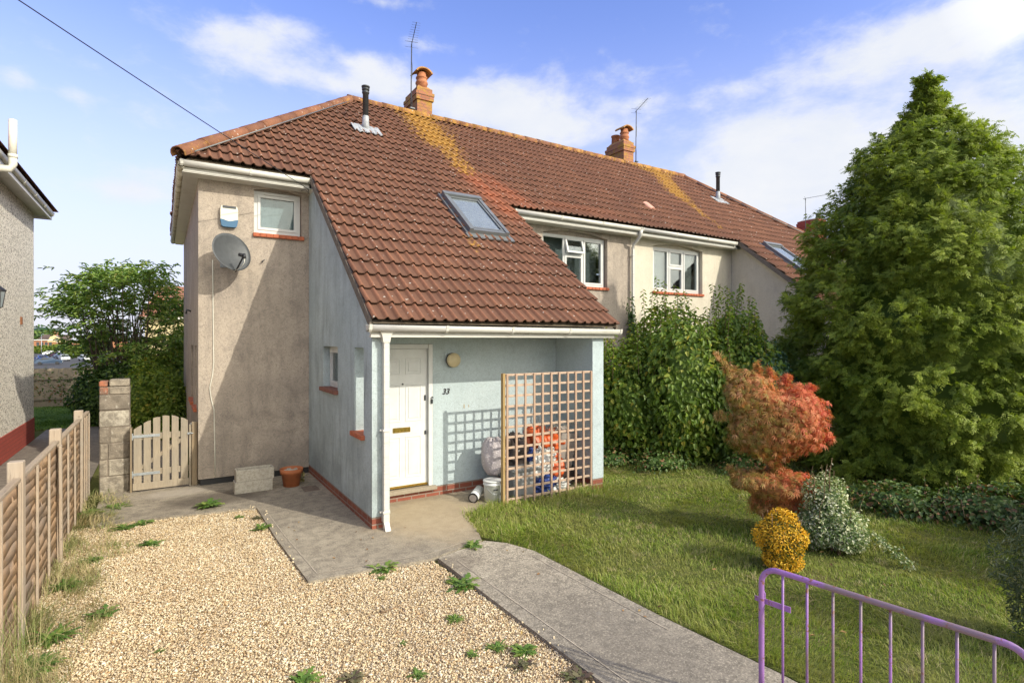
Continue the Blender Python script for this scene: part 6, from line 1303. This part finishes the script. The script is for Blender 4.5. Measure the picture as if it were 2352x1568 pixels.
m = MB(); m.tube([f_-dn*.02, f_-dn*.09+du*.04], .028, 12); m.tube([f_+du*.02, f_-du*.05], .022, 10); m.build('receiver_head', M['black'], dt_)
m = MB(); m.tube([dc-dn*.01, dc-dn*.10-du*.03, (dc.x-.03, YW-.02, 3.53)], .022, 8); m.box(dc.x-.09, YW-.016, 3.44, dc.x+.03, YW-.001, 3.62, bev=.003); m.build('bracket', M['steel'], dt_)
m = MB(); q = f_-du*.05; m.tube([tuple(q), tuple(q-du*.07+rt_*.02), tuple(q-du*.10-dn*.1), tuple(e-du*.02-dn*.05)], .005, 6); m.build('signal_lead', M['cable_white'], dt_)
m = MB(); m.box(1.375, YW-.03, 3.57, 1.395, YW+.0, 3.59); m.tube([(1.385, YW, 3.58), (1.385, YW-.08, 3.585), (1.41, YW-.085, 3.60)], .008, 6); tag(m.build('wall_hook', M['dark_metal']), 'little rusty hook on the beige wall right of the dish', 'hook')
pts = [(.665, 3.55), (.668, 3.2), (.672, 2.7), (.676, 2.2), (.68, 1.95), (.665, 1.75), (.625, 1.55), (.645, 1.38), (.685, 1.2), (.69, .9), (.695, .6), (.70, .16)]
m = MB(); m.tube([(x, YW-.012, z) for x, z in pts], .0085, 6); tag(m.build('wall_cable', M['cable_white']), 'white cable running down the beige wall from the dish', 'cable')
al = thing('alarm_box', (.90, YW, 4.09), 'cream burglar alarm box with a blue base high on the beige wall', 'alarm box')
def slab(m, pf, y0, y1):
    n = len(pf); vs = [(x, y0, z) for x, z in pf]+[(x, y1, z) for x, z in pf]; m.add(vs, [tuple(range(n)), tuple(range(n, 2*n))[::-1]]+[(k, (k+1) % n, n+(k+1) % n, n+k) for k in range(n)])
m = MB(); slab(m, [(.785, 4.41), (.772, 4.36), (.772, 4.20)]+[(.772+.246*k/10, 4.185+.014*math.cos(k/10*2*PI*1.0)) for k in range(11)]+[(1.018, 4.36), (1.005, 4.41)], YW-.07, YW-.001); m.build('cover', M['alarm_cream'], al, bevel=.004)
m = MB(); slab(m, [(.772+.246*k/10, 4.183+.014*math.cos(k/10*2*PI)) for k in range(11)]+[(1.0, 4.10), (.975, 4.085), (.815, 4.085), (.79, 4.10)], YW-.073, YW-.002); m.build('lens', M['alarm_blue'], al, bevel=.004)
m = MB(); m.box(.80, YW-.078, 4.375, .99, YW-.068, 4.412, bev=.002); m.build('vent', M['dark_metal'], al)
lm = thing('wall_lamp', (3.63, YB, 2.0), 'round cream bulkhead lamp on the porch wall above the house number', 'wall lamp')
m = MB(); m.lathe([(.085, .0), (.10, -.01), (.108, -.03), (.108, -.04)], (3.63, YB, 2.0), 28, 'y'); m.build('base', M['dark_metal'], lm)
m = MB(); m.lathe([(.100, -.04), (.106, -.06), (.106, -.085), (.098, -.10), (.0, -.106)], (3.63, YB, 2.0), 28, 'y'); m.build('lens', M['lamp_shade'], lm)
def aerial(x, y, z0, z1, dx, dy, label, n=9, L=1.0, lean=0.0):
    t = thing('tv_aerial', (x, y, z0), label, 'aerial'); d = Vector((dx, dy, .02)).normalized(); s = d.cross(Vector((0, 0, 1))).normalized(); top = Vector((x+lean, y, z1))
    m = MB(); m.tube([(x, y, z0), (x+lean*.4, y, (z0+z1)/2), top], .014, 6); m.build('mast', M['aerial'], t)
    m = MB(); m.tube([top-d*.12, top+d*L], .009, 5)
    for k in range(n): q = top+d*(L*(.12+.86*k/(n-1))); w = .13-.035*k/n; m.tube([q-s*w, q+s*w], .0032, 4)
    q = top-d*.02; m.tube([q-s*.17+Vector((0, 0, .07)), q+s*.17+Vector((0, 0, .07))], .004, 4); m.tube([q-s*.17-Vector((0, 0, .07)), q+s*.17-Vector((0, 0, .07))], .004, 4); m.tube([q-Vector((0, 0, .09)), q+Vector((0, 0, .09))], .005, 4); m.build('antenna', M['aerial'], t)
    m = MB(); m.box(x-.02, y-.03, z0+.28, x+.10, y+.03, z0+.31); m.build('bracket', M['dark_metal'], t)
    m = MB(); m.tube([(x+.02+.018*math.sin(i*.9), y-.01, z0+.2+(z1-z0-.2)*i/14) for i in range(15)], .005, 4); m.build('lead', M['black'], t); return t
aerial(5.44, 13.5, 8.0, 9.95, -.26, -.95, 'tall thin television aerial beside the nearer chimney', lean=.02)
aerial(13.46, 13.5, 8.0, 10.0, -.37, -.9, 'thin television aerial beside the farther two-pot chimney', lean=.03, L=.95)
# service cable to the house corner
m = MB(); A = np.array([2.03, 9.5, 4.78]); u_ = (55-1176)/1270.; dB = 5.0; B = np.array([dB*(math.sin(YAW)+u_*math.cos(YAW)), dB*(math.cos(YAW)-u_*math.sin(YAW)), EYE+(784)/1270.*dB]); E_ = A+(B-A)*2.1
pts = [tuple(A+(E_-A)*q-np.array([0, 0, 1])*.05*4*q*(1-q)) for q in np.linspace(0, 1, 30)]; m.tube(pts, .006, 5); m.tube([tuple(A), (2.06, 9.53, 4.70), (2.0, 9.545, 4.78), (1.93, 9.54, 4.75)], .005, 5)
tag(m.build('overhead_cable', M['black']), 'thin black overhead cable sloping down to the eave corner', 'cable')

# ------------------------------------------------------------------ purple tubular gate
pg = thing('tubular_gate', (3.11, 2.04, 0), 'purple painted tubular metal garden gate standing open beside the path', 'gate')
ga, gb_ = Vector((3.10, 2.045, 0)), Vector((3.268, .835, 0)); gd_ = (gb_-ga).normalized(); GLn = (gb_-ga).length; ZT, rc = .915, .10
def G(s, z, off=0): p = ga+gd_*s; return (p.x+gd_.y*off*-1, p.y+gd_.x*off, z)
pts = [G(0, .12)]+[G(0, z) for z in (.3, .5, .7, ZT-rc)]+[G(rc*(1-math.cos(a)), ZT-rc+rc*math.sin(a)) for a in np.linspace(.2, PI/2, 8)]+[G(rc+(GLn-2*rc)*k/6, ZT) for k in range(1, 7)]+[G(GLn-rc+rc*math.sin(a), ZT-rc+rc*math.cos(a)) for a in np.linspace(.2, PI/2, 8)]+[G(GLn, z) for z in (.7, .5, .3, .12)]
m = MB(); m.tube(pts, .0165, 14); m.build('frame', M['purple'], pg)
m = MB(); m.tube([G(0, .12), G(GLn, .12)], .014, 10); m.build('bottom_rail', M['purple'], pg)
for k in range(1, 9): m = MB(); s_ = .128+.137*(k-1); m.tube([G(s_, .12), G(s_, ZT if s_ < GLn-rc else ZT-.02)], .0072, 8); m.build('bar', M['purple'], pg)
m = MB(); p0 = Vector(G(-.05, .70)); p1 = Vector(G(.165, .70)); off = Vector((gd_.y, -gd_.x, 0))*.02
q0, q1 = p0+off*-1, p1+off*-1; nn2 = Vector((gd_.y, -gd_.x, 0))*.003; m.add([q0-nn2+Vector((0, 0, -.014)), q1-nn2+Vector((0, 0, -.016)), q1-nn2+Vector((0, 0, .018)), q0-nn2+Vector((0, 0, .014)), q0+nn2+Vector((0, 0, -.014)), q1+nn2+Vector((0, 0, -.016)), q1+nn2+Vector((0, 0, .018)), q0+nn2+Vector((0, 0, .014))], [(0, 1, 2, 3), (7, 6, 5, 4), (0, 4, 5, 1), (1, 5, 6, 2), (2, 6, 7, 3), (3, 7, 4, 0)])
m.build('latch_bar', M['purple'], pg)
m = MB(); c_ = ga-off*1.3; m.tube([(c_.x, c_.y, .665), (c_.x-off.x*.8, c_.y-off.y*.8, .68), (c_.x-off.x*.8, c_.y-off.y*.8, .735), (c_.x, c_.y, .755)], .006, 6); m.build('latch_loop', M['purple'], pg)
m = MB(); m.tube([G(GLn+.06, -.1), G(GLn+.06, 1.0)], .03, 12); tag(m.build('gate_post', M['purple']), 'purple steel post carrying the hinges of the tubular gate', 'post')

# ------------------------------------------------------------------ rough-cast house on the left
XF[0] = None
nb = thing('rough_cast_house', (-2.52, 10, 0), 'pebble-dashed house with red painted plinth cut by the left edge', 'house')
m = MB(); m.box(-10, 5.5, .50, -2.52, 16.76, 5.22); m.build('wall', M['pebble'], nb)
m = MB(); m.box(-9.95, 5.55, 0, -2.50, 16.72, .497); m.build('plinth', M['paint_red'], nb)
m = MB(); m.box(-10.3, 5.2, 5.222, -2.26, 17.06, 5.235); m.box(-2.26, 5.2, 5.16, -2.235, 17.08, 5.36); m.box(-2.29, 5.2, 5.17, -2.262, 17.06, 5.221); m.box(-10.3, 17.06, 5.16, -2.262, 17.08, 5.36); m.build('fascia', M['gutter'], nb)
gutter(nb, (-2.17, 5.1, 5.36), (-2.17, 16.95, 5.30), (-1, 0, 0), 'gutter', 1.0)
hx, zt_ = -6.2, 8.3; V = [(-2.12, 5.1, 5.38), (-2.12, 17.2, 5.38), (-10.3, 17.2, 5.38), (-10.3, 5.1, 5.38), (hx, 9.2, zt_), (hx, 13.1, zt_)]
m = MB(); m.add(V, [(0, 1, 5, 4), (1, 2, 5), (2, 3, 4, 5), (3, 0, 4)])
ro = m.build('roof', M['brick_plinth'], nb); ro.data.materials[0] = plain('plain_roof', (.26, .095, .055), .85, var=.3, scale=5, bmp=.6, bscale=14)
m = MB(); m.tube([(-2.49, 11.9, 4.9), (-2.3, 11.9, 5.05), (-2.08, 11.9, 5.06), (-2.05, 11.9, 5.14), (-2.05, 11.9, 5.30)], .058, 14); m.build('pipe_bend', M['pipe_white'], nb)
m = MB(); m.tube([(-2.05, 11.9, 5.26), (-2.05, 11.9, 5.86)], .056, 14); po = m.build('vent_pipe', M['pipe_white'], nb)
m = MB(); m.tube([(-2.05, 11.9, 5.24), (-2.05, 11.9, 5.30)], .064, 14); m.build('pipe_socket', M['pipe_white'], po)
m = MB(); m.box(-2.525, 15.3, 2.62, -2.49, 15.38, 2.78); m.build('rusty_bracket', plain('rust_dark', (.22, .09, .04), .9), nb)
la = thing('lantern', (-2.5, 12.36, 3.1), 'black wall lantern on the pebble-dashed house at the left edge', 'wall lantern')
m = MB(); m.tube([(-2.52, 12.36, 3.0), (-2.42, 12.36, 3.18), (-2.33, 12.36, 3.22), (-2.31, 12.36, 3.17)], .012, 6); m.lathe([(.02, 3.2), (.1, 3.13), (.105, 3.11)], (-2.31, 12.36, 0), 6, smooth=False); m.lathe([(.05, 2.84), (.02, 2.82), (.0, 2.80)], (-2.31, 12.36, 0), 6, smooth=False)
for k in range(6): th = PI*k/3; m.tube([(-2.31+.09*math.cos(th), 12.36+.09*math.sin(th), 3.12), (-2.31+.05*math.cos(th), 12.36+.05*math.sin(th), 2.84)], .006, 4)
m.build('lantern_frame', M['black'], la)
m = MB(); m.lathe([(.048, 2.85), (.085, 3.11)], (-2.31, 12.36, 0), 6, smooth=False); m.build('lantern_glass', M['blind'], la)

# ------------------------------------------------------------------ the back: board fence, far houses, cars
bf = thing('board_fence', (-2, 24.35, 0), 'pale close-board fence closing the garden behind the rough-cast house', 'fence')
m = MB(); x = -9.0; 
while x < 9.5: w = .125; m.box(x, 24.32+random.uniform(-.006, .006), .02, x+w-.006, 24.345, 1.32+random.uniform(-.012, .012)); x += w
m.build('boards', M['back_fence'], bf)
for z in (.30, .98): m = MB(); m.box(-9, 24.27, z-.035, 9.5, 24.318, z+.035); m.build('rail', M['back_fence'], bf)
for k in range(8): m = MB(); m.box(-8.6+k*2.4, 24.22, 0, -8.5+k*2.4, 24.32, 1.30); m.build('post', M['back_fence'], bf)
def at(px, d, z=None, py=None):
    u = (px-1176)/1270.; return Vector((d*(math.sin(YAW)+u*math.cos(YAW)), d*(math.cos(YAW)-u*math.sin(YAW)), z if z is not None else EYE+(780-py)/1270.*d))
def hiproof(m, x0, x1, y0, y1, ze, zr, ov=.4, hip=True):
    x0 -= ov; x1 += ov; y0 -= ov; y1 += ov; ym = (y0+y1)/2; h = (y1-y0)/2 if hip else 0
    m.add([(x0, y0, ze), (x1, y0, ze), (x1, y1, ze), (x0, y1, ze), (x0+h, ym, zr), (x1-h, ym, zr)], [(0, 1, 5, 4), (1, 2, 5), (2, 3, 4, 5), (3, 0, 4), (3, 2, 1, 0)])
def rooftile():
    m, t, b = new_mat('plain_tile'); o = t.obj(); x, y, z = t.sepz(o); br = t.node('ShaderNodeTexBrick'); t.put(br.inputs['Vector'], t.comb(x, t.math('MULTIPLY', z, 1.35), 0)); br.offset = 0
    br.inputs['Scale'].default_value = 1.0; br.inputs['Brick Width'].default_value = .42; br.inputs['Row Height'].default_value = .33; br.inputs['Mortar Size'].default_value = .035; br.inputs['Mortar Smooth'].default_value = .6
    t.put(br.inputs['Color1'], (.33, .13, .075)); t.put(br.inputs['Color2'], (.26, .105, .065)); t.put(br.inputs['Mortar'], (.12, .05, .035)); t.put(b.inputs['Base Color'], t.mix(t.math('MULTIPLY', t.noise(o, .8, 5), .4), br.outputs[0], (.20, .13, .08))); b.inputs['Roughness'].default_value = .9
    bump(t, b, t.math('SUBTRACT', 1.0, br.outputs['Fac']), .5, .03); return m
M['plain_tile'] = rooftile()
yh = thing('yellow_house', (4, 54, -1.5), 'yellow rendered house with red tiled hipped roof beyond the elder tree', 'house')
m = MB(); m.box(-1.2, 53.6, -2.7, 14, 61, 4.1); m.build('wall', M['yellow_render'], yh)
m = MB(); m.add([(-1.6, 53.2, 4.12), (14.4, 53.2, 4.12), (14.4, 61.4, 4.12), (-1.6, 61.4, 4.12), (-.2, 57.3, 7.0), (13, 57.3, 7.0)], [(0, 1, 5, 4), (1, 2, 5), (2, 3, 4, 5), (3, 0, 4), (3, 2, 1, 0)]); m.build('roof', M['plain_tile'], yh)
m = MB(); m.box(-1.6, 53.1, 3.98, 14.4, 53.22, 4.14); m.build('gutter', M['gutter'], yh)
for (a, b) in ((.9, 2.0), (5, 6.6), (9, 10.6)):
    f = MB(); f.box(a, 53.55, 1.6, b, 53.62, 2.9); fo = f.build('window', M['upvc'], yh); f = MB(); f.box(a+.1, 53.53, 1.7, (a+b)/2-.04, 53.549, 2.8); f.box((a+b)/2+.04, 53.53, 1.7, b-.1, 53.549, 2.8); f.build('pane', M['dark_metal'], fo)
th_ = thing('red_roof_house', (31, 20, 0), 'next house along with a brick chimney just showing over the roof slope', 'house')
m = MB(); m.box(27, 13, 0, 40, 20.5, 5.0); m.build('wall', M['cream'], th_)
m = MB(); hiproof(m, 27, 40, 13, 20.5, 5.0, 8.0); m.build('roof', M['plain_tile'], th_)
c3 = at(1864, 30, 0); chimney(th_, c3.x-.42, c3.x+.42, c3.y-.6, c3.y+.6, 6.8, 8.75, ('cowl', ), 'paint_red')
a3 = at(1850, 29.2, 0); aerial(a3.x, a3.y, 7.4, 9.75, .25, -.97, 'distant television aerial beside the conifer', L=1.1)
GZ = -2.58
def facing(o, px): 
    a = math.atan((px-1176)/1270.)+YAW; o.rotation_euler = (0, 0, -a)
bg_ = thing('brick_bungalow', at(140, 235, GZ), 'long low brick building with dark brown roof beyond the parked cars', 'building'); facing(bg_, 140)
def L(name, m, mat, root): return m.build(name, M[mat], root, local=True)
m = MB(); m.box(-8, 0, 0, 9, 9, 4.0); L('wall', m, 'brick_far', bg_)
m = MB(); m.add([(-9, -.8, 3.9), (9.5, -.8, 3.9), (9.5, 10, 3.9), (-9, 10, 3.9), (-5.5, 4.5, 7.1), (9.5, 4.5, 7.1)], [(0, 1, 5, 4), (1, 2, 5), (2, 3, 4, 5), (3, 0, 4)]); mr = m.build('roof', plain('dark_roof', (.085, .06, .05), .9, var=.3, scale=.8), bg_, local=True)
m = MB(); m.box(-2.6, 3.8, 6.3, -.7, 5.2, 8.1); L('chimney', m, 'brick_far', bg_)
m = MB(); m.box(-9, -.9, 3.55, 9.6, -.78, 3.95); L('fascia', m, 'upvc', bg_)
for a in (-7, -4.5, .5, 3.0, 6): m = MB(); m.box(a, -.08, 1.2, a+1.8, .0, 3.1); w_ = L('window', m, 'upvc', bg_); m = MB(); m.box(a+.15, -.12, 1.35, a+1.65, -.085, 2.95); L('pane', m, 'dark_metal', w_)
b2 = thing('gabled_house', at(100, 225, GZ), 'orange brick building with pale gable left of the long dark roof', 'building'); facing(b2, 100)
m = MB(); m.box(-9, 0, 0, 4.5, 8, 4.6); L('wall', m, 'brick_far', b2)
m = MB(); m.add([(1, -.2, 3.9), (8, -.2, 3.9), (2.6, -.2, 7.2), (1, 9, 3.9), (8, 9, 3.9), (2.6, 9, 7.2)], [(0, 1, 2), (3, 5, 4), (0, 2, 5, 3), (1, 4, 5, 2)]); L('gable', m, 'yellow_render', b2)
m = MB(); m.box(-9.4, -.4, 4.6, 5, 8.4, 4.95); L('roof', m, 'upvc', b2)
for a in (-7.5, -2.2, -.9, .4, 1.7): m = MB(); m.box(a, -.08, 1.8, a+.9, .0, 3.9); L('window', m, 'dark_metal', b2)
b3 = thing('flat_roof_house', at(192, 215, GZ), 'brick block with grey flat-looking roof right of the telegraph pole', 'building'); facing(b3, 192)
m = MB(); m.box(-3.5, 0, 0, 14, 8, 4.6); L('wall', m, 'brick_far', b3)
m = MB(); m.add([(-4.2, -.6, 4.6), (14.5, -.6, 4.6), (14.5, 8.6, 4.6), (-4.2, 8.6, 4.6), (-2, 3, 6.9), (14.5, 3, 6.9)], [(0, 1, 5, 4), (1, 2, 5), (2, 3, 4, 5), (3, 0, 4)]); L('roof', m, 'lead', b3)
for a in (-1, 3, 7): m = MB(); m.box(a, -.08, 1.5, a+2, 0, 3.4); L('window', m, 'upvc', b3)
def car(): 
    t = thing('parked_car', (0, 0, 0), 'x', 'car', 'cars parked beyond the back fence')
    pf = [(-2.1, .35), (-2.12, .75), (-1.95, .92), (-1.1, 1.0), (-.55, 1.42), (.9, 1.46), (1.6, 1.05), (2.05, .98), (2.12, .7), (2.1, .35)]
    m = MB(); n = len(pf); vs = [(-.84*(1 if z < 1.03 else .80), y, z) for y, z in pf]+[(.84*(1 if z < 1.03 else .80), y, z) for y, z in pf]
    m.add(vs, [tuple(range(n)), tuple(range(n, 2*n))[::-1]]+[(k, (k+1) % n, n+(k+1) % n, n+k) for k in range(n)]); L('body', m, 'upvc', t)
    m = MB(); m.add([(-.66, -1.07, 1.05), (.66, -1.07, 1.05), (.58, -.60, 1.40), (-.58, -.60, 1.40)], [(0, 1, 2, 3)]); L('windscreen', m, 'black', t)
    for s in (-1, 1):
        m = MB(); m.add([(s*.79, -.85, 1.06), (s*.79, 1.35, 1.06), (s*.70, .85, 1.40), (s*.70, -.5, 1.38)], [(0, 1, 2, 3)]); L('side_window', m, 'black', t)
        m = MB(); m.box(s*.45-.18, -2.14, .68, s*.45+.18, -2.08, .82, bev=.02); L('headlight', m, 'steel', t)
        for y in (-1.3, 1.3): m = MB(); m.lathe([(.30, -.1), (.32, -.08), (.32, .08), (.30, .1)], (s*.76, y, .32), 14, 'x'); w_ = L('wheel', m, 'black', t)
    m = MB(); m.box(-.26, -2.14, .48, .26, -2.115, .6); L('number_plate', m, 'alarm_cream', t); return t
cars = [(96, 122, .2, (.03, .07, .25), 'small blue car parked at the left behind the back fence'), (112, 108, 1.5, (.04, .07, .12), 'low dark blue car just above the back fence'), (148, 128, .1, (.60, .62, .64), 'silver car parked nose-on in the middle of the road'), (136, 142, .25, (.10, .14, .22), 'dark blue-grey van-like car behind the silver one'), (128, 155, .5, (.12, .02, .03), 'dark red car at the back of the parked row'),
        (132, 170, 1.35, (.70, .71, .72), 'white car turned sideways at the far kerb'), (118, 172, 1.5, (.68, .69, .70), 'second white car sideways at the far kerb, left of the other'), (196, 128, .3, (.66, .67, .68), 'white car at the right above the end of the back fence'), (178, 165, .9, (.55, .57, .6), 'pale grey car parked beyond the telegraph pole'), (188, 160, .9, (.67, .67, .67), 'white car partly behind the elder tree leaves')]
base = car()
for i, (px, d, rz, col, lab) in enumerate(cars):
    c = base if i == 0 else copy_tree(base)
    c.location = at(px, d, GZ+.0); c.rotation_euler = (0, 0, -(math.atan((px-1176)/1270.)+YAW)+rz); c['label'] = lab
    mm = plain('car_paint', col, .25, .2, var=.03)
    for ch in c.children:
        if ch.name.startswith('body'): ch.data = ch.data.copy(); ch.data.materials[0] = mm
for px, d, h, r, nm, lab, ct in ((159, 180, 9.0, .16, 'telegraph_pole', 'dark wooden telegraph pole behind the parked cars', 'pole'), (95, 150, 6.3, .09, 'street_lamp', 'pale street lamp post left among the parked cars', 'street lamp'), (168, 140, 6.6, .08, 'street_lamp', 'pale street lamp post just right of the telegraph pole', 'street lamp'), (131, 200, 7.5, .10, 'street_lamp', 'street lamp post in front of the dark roof', 'street lamp')):
    p = at(px, d, GZ); t = thing(nm, p, lab, ct); m = MB(); m.tube([(0, 0, -.3), (0, 0, h)], [r, r*.6], 8); L('post', m, 'bark' if nm[0] == 't' else 'steel', t)
    m = MB()
    if nm[0] == 't': m.box(-.6, -.06, h-.7, .6, .06, h-.58); L('crossarm', m, 'bark', t)
    else: m.tube([(0, 0, h), (.3, -.4, h+.12), (.5, -.7, h+.1)], .05, 6); m.box(.35, -1.1, h+.02, .65, -.6, h+.14, bev=.03); L('lamp_head', m, 'steel', t)
fg = np.random.default_rng(77)
def farbush(px, d, w, h, label, mat='hedge', name='distant_hedge', cat='hedge', zb=GZ):
    p = at(px, d, zb); t = thing(name, p, label, cat); bl = max(1, int(w/h)); 
    for i in range(bl):
        c = np.array([p.x+math.cos(-YAW+.65)*(w*(i+.5)/bl-w/2), p.y+math.sin(-YAW+.65)*(w*(i+.5)/bl-w/2)*1.0, p.z+h*.45]); P, N, g = ellipsoid_pts(900, c, (w/bl*.7, w/bl*.6, h*.55), 500+i+int(px), .2, .5)
        leaf_mesh('foliage', P, unit(N+g.normal(size=N.shape)*.6), g.normal(size=N.shape), h*.16, h*.10, M[mat], t); core('inner_foliage', c, (w/bl*.7, w/bl*.6, h*.55), 500+i+int(px), M[mat], t, f=.8)
farbush(98, 196, 12, 3.2, 'green hedge in front of the orange brick building', name='distant_hedge'); farbush(190, 190, 14, 3.6, 'dark hedge in front of the grey roofed block', 'ivy')
farbush(80, 330, 22, 13, 'dark tree rising beyond the orange brick building', 'ivy', 'distant_tree', 'tree'); farbush(185, 150, 6, 3.0, 'olive bush beside the white cars on the right', 'hedge', 'distant_bush', 'bush')
